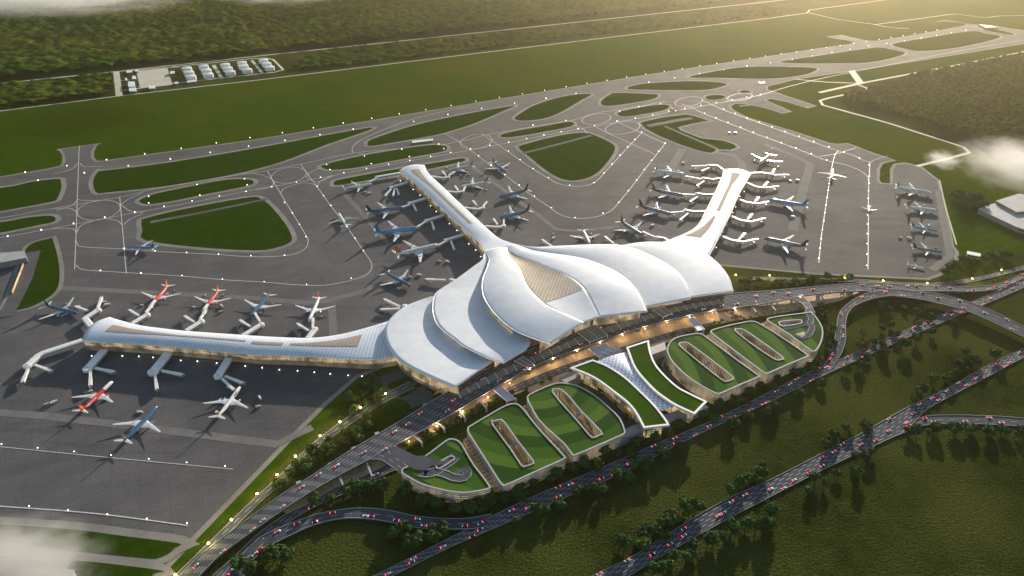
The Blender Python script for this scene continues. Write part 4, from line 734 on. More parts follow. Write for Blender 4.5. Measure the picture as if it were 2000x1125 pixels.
BR = [
 ([(203, 683), (171, 719)], [(177, 723, 176.5, 754), (186, 719, 223.5, 727)], 'wide boarding bridge nearest the west pier tip on its near side', 14),
 ([(330, 686), (320, 700), (299, 725)], [(303, 732, 306.7, 761), (316, 724, 357, 732.5)], 'wide boarding bridge halfway along the near side of the west pier', 16),
 ([(449, 696), (426, 733)], [(434, 740, 457, 762), (440, 735, 475, 749)], 'wide boarding bridge behind the white airliner with the Jet tail', 13),
 ([(160, 664), (77, 691), (53, 713)], [(55, 721, 44, 747), (69, 713, 101, 725)], 'long boarding bridge running left from the west pier tip', 12),
 ([(178, 637), (165, 621), (191, 605)], [(191, 601, 199, 581), (171, 607, 148, 599)], 'bent boarding bridge beyond the west pier tip beside the dark blue airliner', 11),
 ([(258, 631), (287, 614)], [(285, 610, 299, 594), (272, 617, 253, 606)], 'boarding bridge at the leftmost red tailed airliner', 10),
 ([(364, 645), (393, 627)], [(391, 623, 403, 605), (380, 629.5, 361, 618)], 'boarding bridge at the second red tailed airliner', 10),
 ([(474, 655), (510, 633)], [(508, 628, 498, 612), (489, 638, 469, 626)], 'boarding bridge at the teal airliner beyond the west pier', 10),
 ([(601, 660), (615, 642)], [(611, 641, 611.5, 622), (603, 646, 581, 633)], 'boarding bridge at the white and orange airliner beyond the west pier', 10),
 ([(799, 354), (764, 365)], [(764, 369, 752, 383), (771, 368, 768, 383), (775, 368, 779, 381)], 'boarding bridge with three tunnels near the north pier tip', 9),
 ([(833, 386), (800, 396)], [(807, 399, 813, 412), (800, 400, 785, 405)], 'boarding bridge reaching the upper dark blue jumbo on the near side of the north pier', 9),
 ([(871, 418), (833, 430)], [(843, 433, 848, 449), (831, 433, 815, 444)], 'boarding bridge reaching the bright blue jumbo on the near side of the north pier', 9),
 ([(909, 456), (871, 468)], [(881, 471, 887, 488), (871, 471, 855, 480)], 'boarding bridge reaching the white jumbo with the red tail', 9),
 ([(782, 337), (736, 345)], [(736, 348, 721, 356)], 'long boarding bridge running left from the north pier tip', 9),
 ([(842, 344), (866, 347), (876, 345)], [(876, 343, 888, 336), (871, 343, 864, 335)], 'boarding bridge at the pale grey airliner with maroon tail', 8),
 ([(871, 373), (893, 375), (904, 373)], [(905, 372, 909, 365), (895, 372, 889, 364)], 'boarding bridge at the white airliner with black and gold tail', 8),
 ([(908, 405), (934, 408), (944, 405)], [(944, 403, 951, 395), (931, 401, 924, 393)], 'empty boarding bridge on the far side of the north pier', 8),
 ([(948, 441), (974, 443), (984, 440)], [(984, 440, 984, 428), (972, 439, 964, 428)], 'boarding bridge nearest the hub on the far side of the north pier', 8),
 ([(900, 549), (881, 546)], [(870, 547, 832, 546)], 'boarding bridge west of the petal roof with a single tunnel', 8),
 ([(806, 602), (790, 597)], [(781, 599, 750.5, 585), (781, 603, 744, 605)], 'boarding bridge beside the lowest petal roof', 9),
 ([(1414, 332), (1401, 323), (1383, 322)], [(1380, 324, 1353, 325), (1385, 328, 1372, 334)], 'boarding bridge running left from the east pier tip', 8),
 ([(1408, 348), (1391, 350), (1373, 347)], [(1370, 350, 1341, 345), (1375, 354, 1362, 363)], 'boarding bridge reaching the white jumbo left of the east pier', 8),
 ([(1396, 379), (1379, 380), (1361, 377)], [(1358, 380.5, 1335, 380), (1362, 384.5, 1349, 393.5)], 'boarding bridge reaching the upper dark jumbo left of the east pier', 8),
 ([(1381, 412), (1357, 413), (1339, 410)], [(1336.5, 413, 1312, 416), (1344, 417, 1329.5, 429)], 'boarding bridge reaching the lower dark jumbo left of the east pier', 9),
 ([(1308, 471), (1296, 464), (1284, 463)], [(1281, 464, 1257, 454)], 'boarding bridge at the dark jumbo just above the petal roofs', 8),
 ([(1463, 338), (1487, 337), (1509, 340)], [(1508.6, 337, 1512.6, 331), (1510.6, 342, 1538.5, 342)], 'boarding bridge running right from the east pier tip', 8),
 ([(1459, 356.6), (1477, 364.6), (1494.7, 366.6)], [(1491.7, 363.6, 1498.7, 356.6), (1495.7, 367, 1518.6, 364.6)], 'second boarding bridge from the tip on the right side of the east pier', 8),
 ([(1438, 386.5), (1457, 394.5), (1477, 397.4)], [(1474, 394.5, 1481, 386.5), (1478, 398, 1502, 394.5)], 'boarding bridge reaching the bright blue jumbo right of the east pier', 9),
 ([(1423, 420), (1447, 430), (1467, 433)], [(1460, 429, 1468, 419), (1468, 433, 1492.7, 427)], 'fourth boarding bridge on the right side of the east pier', 9),
 ([(1403, 458), (1427, 468), (1449, 472)], [(1443, 468, 1454, 457), (1450, 472.7, 1478.8, 467.5)], 'boarding bridge nearest the hub on the right side of the east pier', 9),
 ([(1200, 483), (1203, 478)], [(1199, 476, 1182, 463)], 'lone boarding bridge tunnel above the pale blue petal roof', 6), ([(1080, 489), (1083, 484)], [(1079, 482, 1059, 469)], 'lone boarding bridge tunnel above the neck of the roof', 6)]
for p_, t_, lab, wd in BR: bridge(p_, t_, lab, wd)
# ------------------------------------------------------------------ airliners
def pm(name, c, rough=.28, metal=0.0, spec=.5): return mat(name, c, rough, metal, fine=.04, fscale=.2, spec=spec)
PM = {'white': pm('paint_white', (.74, .75, .77)), 'silver': pm('paint_silver', (.50, .54, .58), .25, .5), 'blue': pm('paint_bright_blue', (.045, .22, .46)), 'teal': pm('paint_teal', (.035, .11, .22)), 'dark': pm('paint_dark_slate', (.03, .065, .10)), 'red': pm('paint_red', (.62, .035, .02)), 'yellow': pm('paint_yellow', (.80, .52, .03)), 'orange': pm('paint_orange', (.72, .16, .03)), 'maroon': pm('paint_maroon', (.20, .03, .06)), 'black': pm('paint_black', (.02, .02, .025)), 'gold': pm('paint_gold', (.42, .26, .05)), 'green': pm('paint_green', (.02, .16, .10)), 'grey': pm('paint_pale_grey', (.46, .46, .50)), 'navy': pm('paint_navy', (.02, .05, .16)), 'glass': pm('cockpit_glass', (.02, .03, .04), .1), 'tyre': pm('tyre_rubber', (.02, .02, .02), .8)}
def textmesh(s_, size):
    cu = bpy.data.curves.new('t', 'FONT'); cu.body = s_; cu.size = size; cu.align_x = 'CENTER'; cu.align_y = 'CENTER'; cu.resolution_u = 2; cu.offset = size * .02
    ob = bpy.data.objects.new('t', cu); COL.objects.link(ob); dg = bpy.context.evaluated_depsgraph_get(); me = bpy.data.meshes.new_from_object(ob.evaluated_get(dg)); bpy.data.objects.remove(ob); return me
STY = {  # front, rear, belly, fin, fin stripe, engine, wing tip, collar, tailcone
 'blue': ('blue', 'blue', 'silver', 'blue', 'teal', 'silver', None), 'slate': ('teal', 'dark', 'silver', 'dark', 'black', 'silver', None), 'tealgold': ('teal', 'teal', 'silver', 'teal', 'gold', 'blue', None),
 'white': ('white', 'white', 'silver', 'white', 'grey', 'grey', None), 'redwhite': ('white', 'red', 'silver', 'red', 'yellow', 'red', 'red'), 'jet': ('white', 'white', 'silver', 'white', 'orange', 'silver', 'orange'),
 'orange': ('white', 'white', 'silver', 'orange', 'red', 'silver', 'orange'), 'france': ('white', 'white', 'silver', 'white', 'navy', 'silver', None), 'asia': ('white', 'white', 'silver', 'red', 'gold', 'blue', None),
 'maroon': ('grey', 'grey', 'silver', 'maroon', 'grey', 'grey', None), 'blackgold': ('white', 'white', 'silver', 'black', 'gold', 'grey', None), 'greentail': ('white', 'white', 'silver', 'green', 'white', 'white', None), 'redtail': ('white', 'white', 'silver', 'red', 'red', 'red', None), 'redbody': ('red', 'red', 'silver', 'red', 'white', 'red', None)}
cache = {}
def plane_proto(kind, sty, text):
    L = 1.0; front, rear, belly, fin, stripe, eng, tip = STY[sty]
    r = {'narrow': .042, 'wide': .044, 'jumbo': .05, 'small': .042}[kind]; hz = r * 1.75; span = {'narrow': .98, 'wide': 1.0, 'jumbo': 1.04, 'small': .9}[kind]
    o = bpy.data.objects.new('airliner', None); COL.objects.link(o)
    prof = [(.5, .02, -.3), (.493, .30, -.25), (.475, .58, -.16), (.45, .80, -.07), (.415, .95, 0), (.37, 1, 0), (.2, 1, 0), (.0, 1, 0), (-.15, 1, 0), (-.22, .96, .04), (-.30, .82, .18), (-.38, .60, .38), (-.45, .34, .58), (-.49, .14, .70), (-.5, .05, .72)]
    fz = 1.08 if kind == 'jumbo' else 1.0; n = 18; mb = MB(); G = []
    for x, k, dz in prof: G.append([(x, r * k * math.cos(2 * math.pi * j / n), hz + dz * r + r * fz * k * math.sin(2 * math.pi * j / n)) for j in range(n)])
    mb.grid(G, close=True); mb.face(G[-1]); mb.face(G[0][::-1])
    split = .11 if sty == 'redwhite' else -.14
    for fi, f in enumerate(mb.f):
        c = [sum(mb.v[k][a] for k in f) / len(f) for a in range(3)]
        xx = c[0]; lo = c[2] < hz + r * (-.35 if xx > -.2 else -.35 + (-.2 - xx) * 3)
        mb.mi[fi] = 2 if lo else (1 if xx < split else 0)
        if sty == 'redwhite' and -.2 < xx < split: mb.mi[fi] = 1
    local(mb.build('fuselage', [PM[front], PM[rear], PM[belly]], o, smooth=True))
    # cockpit glass and window line
    mb = MB(); G = []
    for x, k in ((.478, .60), (.462, .74)):
        G.append([(x + .002, r * k * 1.03 * math.cos(a), hz - .11 * r + r * fz * k * 1.03 * math.sin(a)) for a in np.linspace(.55, math.pi - .55, 9)])
    mb.grid(G); local(mb.build('cockpit_window', PM['glass'], o))
    mb = MB()
    for sg in (1, -1):
        rows = [.22] + ([.62] if kind == 'jumbo' else [])
        for rr in rows:
            a = rr; a2 = rr + .10; y = [math.cos(q) * r * 1.012 * sg for q in (a, a2)]; z_ = [hz + math.sin(q) * r * fz * 1.012 for q in (a, a2)]
            mb.face([(.41, y[0], z_[0]), (-.2, y[0], z_[0]), (-.2, y[1], z_[1]), (.41, y[1], z_[1])])
    local(mb.build('cabin_window', PM['glass'] if front in ('white', 'grey') else PM['silver'], o))
    def foil(root, tipv, cr_, ct, th):
        """root,tip = leading-edge points; chord runs towards -x"""
        G = []
        for p, c in ((root, cr_), ((Vector(root) + (Vector(tipv) - Vector(root)) * .35), cr_ * .36 + ct * .64 if cr_ > .1 else (cr_ * .65 + ct * .35)), (tipv, ct)):
            p = Vector(p); t = th * c
            if abs(Vector(tipv).z - Vector(root).z) > abs(Vector(tipv).y - Vector(root).y): nrm = Vector((0, 1, 0))
            else: nrm = Vector((0, 0, 1))
            G.append([p, p + Vector((-.2 * c, 0, 0)) + nrm * t, p + Vector((-.6 * c, 0, 0)) + nrm * t * .8, p + Vector((-c, 0, 0)), p + Vector((-.6 * c, 0, 0)) - nrm * t * .6, p + Vector((-.2 * c, 0, 0)) - nrm * t * .8])
        return G
    for sg in (1, -1):
        mb = MB(); G = foil((.13, sg * r * .6, hz - r * .55), (-.115, sg * span / 2, hz + .015), .20 if kind != 'jumbo' else .24, .035, .055); mb.grid(G, close=True); mb.face(G[-1]); wg = local(mb.build('wing', PM['silver'] if sty in ('white',) else PM['white'], o))
        if tip:
            mb = MB(); mb.grid([[(-.115, sg * span / 2, hz + .015), (-.15, sg * span / 2, hz + .015)], [(-.145, sg * (span / 2 + .008), hz + .055), (-.165, sg * (span / 2 + .008), hz + .055)]]); wl = local(mb.build('winglet', PM[tip], wg))
        mb = MB(); G = foil((-.40, sg * r * .3, hz + r * .35), (-.485, sg * span * .185, hz + r * .55), .085, .03, .05); mb.grid(G, close=True); mb.face(G[-1]); local(mb.build('tailplane', PM['white'], o))
        pos = [(.105, .155), (.03, .27)] if kind == 'jumbo' else ([(.115, .165)] if kind != 'small' else [])
        if kind == 'small': pos = [(-.22, .055)]
        for ex, ey in pos:
            er = {'narrow': .021, 'wide': .024, 'jumbo': .022, 'small': .018}[kind]; ez = hz - r * .85 + ey * .06 if kind != 'small' else hz + r * .4; ln = .085
            mb = MB(); mb.tube([(ex, sg * ey, ez), (ex - .01, sg * ey, ez), (ex - .04, sg * ey, ez), (ex - .07, sg * ey, ez), (ex - ln, sg * ey, ez)], [er * .9, er, er, er * .8, er * .55], n=12, cap=False); en = local(mb.build('engine', PM[eng], o, smooth=True))
            mb = MB(); mb.face([(ex - .004, sg * ey + er * .88 * math.cos(a), ez + er * .88 * math.sin(a)) for a in np.linspace(0, 2 * math.pi, 13)[:-1]]); mb.face([(ex - ln + .004, sg * ey + er * .54 * math.cos(-a), ez + er * .54 * math.sin(-a)) for a in np.linspace(0, 2 * math.pi, 9)[:-1]]); local(mb.build('fan', PM['black'], en))
            if kind != 'small':
                mb = MB(); mb.box((ex - .07, sg * ey, ez), .08, .006, er * 1.5); local(mb.build('pylon', PM['silver'], en))
    fh = .15 if kind != 'jumbo' else .165
    mb = MB(); G = foil((-.335, 0, hz + r * .75), (-.455, 0, hz + r + fh), .15, .055, .035); mb.grid(G, close=True); mb.face(G[-1]); fn = local(mb.build('fin', PM[fin], o))
    if stripe != fin:
        mb = MB()
        for sg in (1, -1):
            y = sg * .0065; mb.face([(-.40, y, hz + r * 1.0), (-.44, y, hz + r * 1.0), (-.475, y * .8, hz + r + fh * .72), (-.445, y * .8, hz + r + fh * .72)])
        local(mb.build('fin_stripe', PM[stripe], fn))
    mb = MB()
    for x, y in ((.40, 0), (-.01, r * 1.0), (-.01, -r * 1.0)):
        mb.cur = 0; mb.tube([(x, y, hz - r * .7), (x, y, .012)], .0035, n=5); mb.cur = 1
        for s_ in (-.008, .008): mb.tube([(x, y + s_ - .003, .011), (x, y + s_ + .003, .011)], .011, n=10)
    local(mb.build('landing_gear', [PM['silver'], PM['tyre']], o))
    if text:
        s_, x0, col, ht = text
        for sg in (1, -1):
            me = textmesh(s_, ht)
            for v in me.vertices:
                a = .75 + v.co.y / r; v.co = Vector((x0 - sg * v.co.x * 1.0, sg * math.cos(a) * r * 1.02, hz + math.sin(a) * r * fz * 1.02))
            me.materials.append(PM[col]); t = bpy.data.objects.new('lettering', me); COL.objects.link(t); t.parent = o
    if sty == 'jet':
        for sg in (1, -1):
            me = textmesh('Jet', .085)
            for v in me.vertices: v.co = Vector((-.425 - sg * v.co.x - .18 * v.co.y, sg * .0068, hz + r + fh * .42 + v.co.y))
            me.materials.append(PM['black']); t = bpy.data.objects.new('tail_lettering', me); COL.objects.link(t); t.parent = fn
            mb = MB(); st = [(-.375 + .017 * (1 if k % 2 == 0 else .42) * math.sin(k * math.pi / 5), sg * .0075, hz + r * 1.25 + .017 * (1 if k % 2 == 0 else .42) * math.cos(k * math.pi / 5)) for k in range(10)]; mb.face(st); local(mb.build('star', PM['orange'], fn))
    return o
def ctree(o, parent=None):
    c = o.copy(); COL.objects.link(c)
    if parent: c.parent = parent
    for ch in o.children: ctree(ch, c)
    return c
PL = [
 (221, 745, 157, 805, 'narrow', 'redwhite', 'red and white airliner with yellow tail on the near apron left of the blue one', ('vietjetAir.com', -.2, 'white', .052)),
 (471, 755, 424, 817, 'narrow', 'jet', 'white airliner lettered Jet in black on its tail, near apron', ('Jetstar', .22, 'black', .065)),
 (309, 794, 241, 865, 'wide', 'tealgold', 'large blue airliner with gold tail nearest the camera on the near apron', None),
 (151, 613, 89, 597, 'wide', 'slate', 'dark blue airliner standing left of the west pier tip', None),
 (291, 603, 329, 557, 'narrow', 'redwhite', 'leftmost of the two red tailed airliners parked beyond the west pier', ('vietjetAir.com', -.2, 'white', .052)),
 (395, 610, 428, 566, 'narrow', 'redwhite', 'right one of the two red tailed airliners parked beyond the west pier', ('vietjetAir.com', -.2, 'white', .052)),
 (487, 621, 528, 575, 'wide', 'tealgold', 'teal airliner with gold stripe on its fin parked beyond the west pier', None),
 (603, 629, 624, 581, 'narrow', 'orange', 'white airliner with orange fin parked beyond the west pier', None),
 (247, 482, 303, 484, 'narrow', 'blue', 'lone blue airliner taxiing at the far left of the apron', None),
 (661, 417, 676, 441, 'narrow', 'white', 'plain white airliner on the curved taxi line left of the north pier', None),
 (727, 360, 671, 368, 'narrow', 'greentail', 'white airliner with green tail near the north pier tip', None),
 (788, 408, 716, 416, 'jumbo', 'slate', 'dark four-engined jumbo, uppermost on the near side of the north pier', None),
 (817, 449, 732, 458, 'jumbo', 'blue', 'bright blue four-engined jumbo on the near side of the north pier', None),
 (857, 482, 772, 501, 'jumbo', 'asia', 'white four-engined jumbo with red and gold tail', None),
 (803, 560, 752, 533, 'wide', 'tealgold', 'teal airliner standing alone between the north pier and the west pier', None),
 (870.5, 334, 925, 324, 'narrow', 'maroon', 'pale grey airliner with maroon tail at the far side of the north pier', None),
 (898.6, 366, 954, 355, 'narrow', 'blackgold', 'white airliner with black and gold tail at the far side of the north pier', None),
 (990, 338, 962, 318, 'jumbo', 'slate', 'dark jumbo taxiing above the north pier nose to the lower right', None),
 (975, 388, 1032, 372, 'jumbo', 'slate', 'upper of two dark jumbos with noses toward the north pier from the right', None),
 (975, 429, 1035, 412, 'jumbo', 'slate', 'lower of two dark jumbos with noses toward the north pier from the right', None),
 (1152, 479, 1138, 449, 'jumbo', 'white', 'white jumbo with its nose hidden behind the pale blue petal roof', None),
 (1255, 462, 1211, 433, 'jumbo', 'slate', 'dark jumbo nearest the petal roofs between the two far piers', None),
 (1310.6, 421, 1246, 403, 'jumbo', 'slate', 'lower of two dark jumbos parked left of the east pier', None),
 (1333.5, 384, 1271, 371, 'jumbo', 'slate', 'upper of two dark jumbos parked left of the east pier', None),
 (1337.5, 343, 1277, 334, 'jumbo', 'france', 'white jumbo with navy striped fin left of the east pier tip', None),
 (1482, 322, 1505, 303, 'jumbo', 'white', 'white jumbo standing right of the east pier tip', None),
 (1500.7, 393, 1577, 404, 'jumbo', 'blue', 'bright blue jumbo parked right of the east pier', None),
 (1492.7, 468, 1575, 485, 'jumbo', 'slate', 'dark jumbo parked right of the east pier nearest the road', None),
 (1627, 331, 1624, 350, 'small', 'redtail', 'small white jet with red fin on the eastern taxi line', None),
 (1696.5, 414, 1699, 400, 'small', 'white', 'tiny white jet on the taxi line beside the remote stands', None),
 (1821, 381, 1748, 366, 'jumbo', 'france', 'white jumbo with navy striped fin, topmost on the remote stands', ('AIRFRANCE', .22, 'navy', .045)),
 (1831, 413, 1768, 404, 'jumbo', 'asia', 'white jumbo with red and gold tail on the remote stands', None),
 (1833, 451, 1779, 441, 'wide', 'blue', 'bright blue airliner on the remote stands', None),
 (1841, 493, 1781, 482, 'wide', 'slate', 'dark airliner on the remote stands', None),
 (1807, 523, 1773, 513, 'small', 'white', 'small white jet lowest on the remote stands', None),
 (1329, 213, 1307, 213, 'narrow', 'redbody', 'red airliner on the far taxiway beside the L shaped lawn', None),
 (1481, 162, 1493, 159, 'small', 'white', 'tiny white airliner far off on the taxiway crossing', None)]
for nu_, nv_, tu, tv, kind, sty, lab, tx in PL:
    key = (kind, sty, tx)
    a, b = P(nu_, nv_, 5), P(tu, tv, 7); d = a - b; d.z = 0; L = d.length; mid = (a + b) / 2; mid.z = .95
    if key not in cache: cache[key] = o = plane_proto(kind, sty, tx)
    else: o = ctree(cache[key])
    o.location = mid; o.rotation_euler = (0, 0, math.atan2(d.y, d.x)); o.scale = (L, L, L); tag(o, lab, 'airliner', 'parked and taxiing airliners')
# ------------------------------------------------------------------ lamps
def lamp_line(pts, step, label, group, proto=[None]):
    for p in resample(px(cat(pts, False, 4)), step=step):
        if proto[0] is None:
            mb = MB(); mb.cur = 0; mb.tube([(0, 0, 0), (0, 0, 1.2)], .25, n=6); mb.cur = 1; mb.tube([(0, 0, .9), (0, 0, 1.3), (0, 0, 2.2), (0, 0, 2.6)], [.35, .95, .95, .35], n=8); o = mb.build('airfield_light', [M['steel'], M['lamp_w']]); proto[0] = o
        else: o = proto[0].copy(); COL.objects.link(o)
        o.location = (p.x, p.y, .9); k = (Vector((p.x, p.y, 0)) - Vector((0, 0, H))).length; s_ = min(1.3, max(.65, k / 1700)); o.scale = (s_, s_, s_); tag(o, label, 'airfield light', group)
lamp_line([(50, 338), (500, 269), (750, 229), (1000, 188), (1250, 148), (1500, 110), (1623, 93), (1830, 60)], 95, 'small white light on the far edge of the runway', 'runway far edge lights')
lamp_line([(75, 354), (267, 323), (500, 285), (593, 270), (690, 254)], 95, 'small white light on the near edge of the runway at left', 'runway near edge lights left')
lamp_line([(808, 239), (901, 220), (994, 205), (1125, 184)], 110, 'small white light on the runway near edge beside the middle lawns', 'runway near edge lights middle')
lamp_line([(1267, 162), (1373, 144), (1453, 131), (1530, 120), (1693, 92), (1790, 77), (1886, 60)], 130, 'small white light on the runway near edge toward its far end', 'runway near edge lights far')
lamp_line([(16, 463), (91, 449), (136, 440), (221, 423), (270, 415), (350, 399), (425, 385), (473, 377), (554, 362), (647, 344), (741, 326), (847, 306), (893, 297), (1000, 278), (1053, 267), (1107, 257), (1161, 247)], 62, 'small pale light on the near taxiway centre line', 'taxiway centre lights')
lamp_line([(1205, 238), (1265, 228), (1307, 219), (1352, 211), (1392, 203), (1435, 196), (1485, 186)], 70, 'small pale light on the taxiway centre line toward the far crossing', 'far taxiway centre lights')
lamp_line([(556, 397), (577, 426), (598, 464)], 62, 'small white light on the left curved taxi line', 'left curved taxi line lights')
lamp_line([(556, 500), (492, 501), (430, 498), (372, 495), (312, 492), (243, 487)], 62, 'small white light on the inner cross taxi line', 'inner cross line lights')
lamp_line([(620, 366), (642, 397), (680, 447), (710, 491)], 62, 'small white light on the taxi line left of the north pier', 'curved taxi line lights')
lamp_line([(686, 545), (597, 557), (519, 552), (437, 547), (357, 540), (278, 535), (197, 530)], 80, 'small white light on the outer cross taxi line', 'outer cross line lights')
lamp_line([(935, 306), (963, 327), (995, 349), (1066, 400), (1113, 425), (1164, 423), (1205, 400), (1234, 365), (1259, 332), (1280, 305), (1299, 281)], 72, 'small white light on the outer bend below the big lawn', 'outer bend lights')
lamp_line([(993, 297), (1028, 322), (1070, 348), (1115, 364), (1159, 359), (1186, 332), (1210, 306), (1233, 281), (1253, 260)], 72, 'small white light on the inner bend around the big lawn', 'inner bend lights')
lamp_line([(1376, 223), (1399, 232), (1484, 265), (1563, 294), (1614, 314)], 50, 'small white light on the near one of two diagonal taxi lines', 'near diagonal line lights')
lamp_line([(1413, 215), (1482, 240), (1548, 264), (1637, 295), (1679, 311), (1697, 324)], 50, 'small white light on the far one of two diagonal taxi lines', 'far diagonal line lights')
lamp_line([(1623, 335), (1615, 388), (1608, 435), (1598, 506)], 48, 'small white light on the left of two eastern taxi lines', 'left eastern line lights')
lamp_line([(1697, 346), (1695, 387), (1694, 420), (1692, 520)], 48, 'small white light on the right of two eastern taxi lines', 'right eastern line lights')
lamp_line([(4, 869), (200, 889), (440, 912)], 52, 'small white light on the upper taxi line of the near apron', 'near apron upper line lights')
lamp_line([(58, 990), (366, 1023)], 52, 'small white light on the lower taxi line of the near apron', 'near apron lower line lights')
lamp_line([(291, 385), (386, 362), (478, 351)], 95, 'small white light on the far edge of the slim left lawn', 'slim lawn far edge lights')
lamp_line([(291, 398), (390, 383), (483, 363)], 95, 'small white light on the near edge of the slim left lawn', 'slim lawn near edge lights')
lamp_line([(638, 323), (709, 307), (791, 292), (857, 283)], 85, 'small white light on the far edge of the slim middle lawn', 'middle lawn far edge lights')
lamp_line([(645, 333), (723, 322), (807, 306), (867, 292)], 85, 'small white light on the near edge of the slim middle lawn', 'middle lawn near edge lights')
lamp_line([(1041, 246), (1105, 237)], 120, 'small white light on the far edge of the slim lawn above the big lawn', 'upper lawn edge lights')
lamp_line([(1210, 219), (1246, 210), (1290, 204)], 80, 'small white light on the far edge of the lawn with the red airliner', 'red airliner lawn edge lights')
yl = [(753, 769), (704, 796), (664, 824), (625, 851), (577, 891), (541, 927), (502, 964), (452, 1015), (407, 1061), (343, 1123), (1437, 537), (1503, 538), (1576.5, 540), (1649, 543), (1725, 548), (1811, 553), (1899, 544), (1956, 527)]
sp_ = None
for i, (u_, v_) in enumerate(yl):
    c = P(u_, v_, 9); c.z = 1
    if sp_ is None:
        sp_ = empty('street_lamp', c); mb = MB(); mb.tube([(0, 0, 0), (0, 0, 8), (.5, 0, 8.7)], [.3, .18, .15], n=6); local(mb.build('pole', M['steel'], sp_)); mb = MB(); mb.tube([(0, 0, 7.1), (0, 0, 7.6), (0, 0, 8.6), (0, 0, 9.1)], [.5, 1.45, 1.45, .5], n=8); local(mb.build('lantern', M['lamp_y'], sp_, smooth=True)); o = sp_
    else: o = ctree(sp_); o.location = c
    tag(o, 'glowing yellow street lamp beside the service road left of the car parks' if i < 10 else 'glowing yellow street lamp along the road north east of the terminal', 'street lamp', 'service road street lamps' if i < 10 else 'north east road street lamps')
    pl = bpy.data.lights.new('street_lamp_light', 'POINT'); pl.energy = 4500; pl.color = (1, .8, .25); pl.shadow_soft_size = 1.5; po = bpy.data.objects.new('street_lamp_light', pl); COL.objects.link(po); po.parent = o; po.location = (0, 0, 11)
# ------------------------------------------------------------------ road cars
CP = {k: pm('car_paint_' + k, c, .3) for k, c in {'white': (.7, .7, .7), 'silver': (.4, .42, .45), 'red': (.4, .03, .03), 'black': (.03, .03, .035), 'blue': (.05, .1, .25)}.items()}
TL = mat('tail_lamp', (.5, .02, .02), .4, emit=(1, .05, .08), estr=6); HL = mat('head_lamp', (.9, .9, .9), .3, emit=(1, .93, .8), estr=3)
carp = {}
def car_mesh(c):
    mb = MB(); s_ = 1.5
    def sec(x, w_, z0, z1): return [(x * s_, -w_ * s_, z0 * s_), (x * s_, w_ * s_, z0 * s_), (x * s_, w_ * s_, z1 * s_), (x * s_, -w_ * s_, z1 * s_)]
    mb.cur = 0; G = [sec(-2.2, .8, .35, .8), sec(-2.0, .9, .3, .95), sec(.9, .9, .3, .95), sec(2.0, .85, .3, .75), sec(2.2, .75, .35, .6)]; mb.grid(G, close=True); mb.face(G[0]); mb.face(G[-1][::-1])
    mb.cur = 1; G = [sec(-1.8, .78, .95, .96), sec(-1.2, .7, .95, 1.4), sec(.2, .7, .95, 1.42), sec(1.0, .78, .95, .96)]; mb.grid(G, close=True)
    mb.cur = 0; mb.face([(-1.1 * s_, -.66 * s_, 1.43 * s_), (.15 * s_, -.66 * s_, 1.45 * s_), (.15 * s_, .66 * s_, 1.45 * s_), (-1.1 * s_, .66 * s_, 1.43 * s_)])
    mb.cur = 2
    for x in (-1.35, 1.35):
        for y in (-.85, .85): mb.tube([(x * s_, (y - .1) * s_, .33 * s_), (x * s_, (y + .1) * s_, .33 * s_)], .33 * s_, n=8)
    mb.cur = 3
    for y in (-.6, .6): mb.box((-2.24 * s_, y * s_, .60 * s_), .2 * s_, .5 * s_, .34 * s_)
    mb.cur = 4
    for y in (-.58, .58): mb.box((2.18 * s_, y * s_, .5 * s_), .12 * s_, .35 * s_, .2 * s_)
    o = mb.build('car', [CP[c], PM['glass'], PM['tyre'], TL, HL]); return o
def cars(key, n, label, group, rows, t0=.02, t1=.98):
    A, B, ln = ROADS[key]; cs = list(CP)
    for i in range(n):
        t = t0 + (t1 - t0) * (i + random.random() * .8) / n; f = t * (len(A) - 1); k = min(int(f), len(A) - 2); g_ = f - k
        lane, sgn = random.choice(rows); u = (lane + .5) / ln
        a = A[k].lerp(B[k], u); b = A[k + 1].lerp(B[k + 1], u); p = a.lerp(b, g_); d = (b - a) * sgn
        c = random.choices(cs, (4, 3, 1, 2, 1))[0]
        if c not in carp: carp[c] = o = car_mesh(c)
        else: o = carp[c].copy(); COL.objects.link(o)
        o.location = p + Vector((0, 0, .05)); o.rotation_euler = (0, -math.atan2(d.z, math.hypot(d.x, d.y)), math.atan2(d.y, d.x)); tag(o, 'small %s car %s%s' % (c, label, (', ' + ('left', 'middle', 'right')[min(2, int(t * 3))] + ' stretch') if n > 20 else ''), 'car', '%s %s cars' % (group, c))
cars('main', 66, 'on the elevated terminal road', 'terminal road', [(1, 1), (2, 1), (3, 1), (5, -1), (6, -1)])
cars('motor1', 60, 'on the motorway just below the car parks', 'upper motorway', [(0, -1), (1, -1), (3, 1), (4, 1), (5, 1)])
cars('motor2', 44, 'on the lowest motorway at the right', 'lower motorway', [(0, -1), (1, -1), (3, 1), (4, 1), (5, 1)])
cars('loop', 12, 'on the loop ramp right of the car parks', 'loop ramp', [(0, 1), (1, -1)]); cars('flyover', 12, 'on the flyover at the right edge', 'flyover', [(0, 1), (1, 1), (2, -1)])
cars('curve', 14, 'on the curved ramp at the lower left', 'curved ramp', [(0, 1), (1, -1)]); cars('side', 8, 'on the side road at the right edge', 'side road', [(0, 1), (1, -1)]); cars('lower', 5, 'on the lower road beside the elevated road', 'lower road', [(1, 1), (2, 1)])
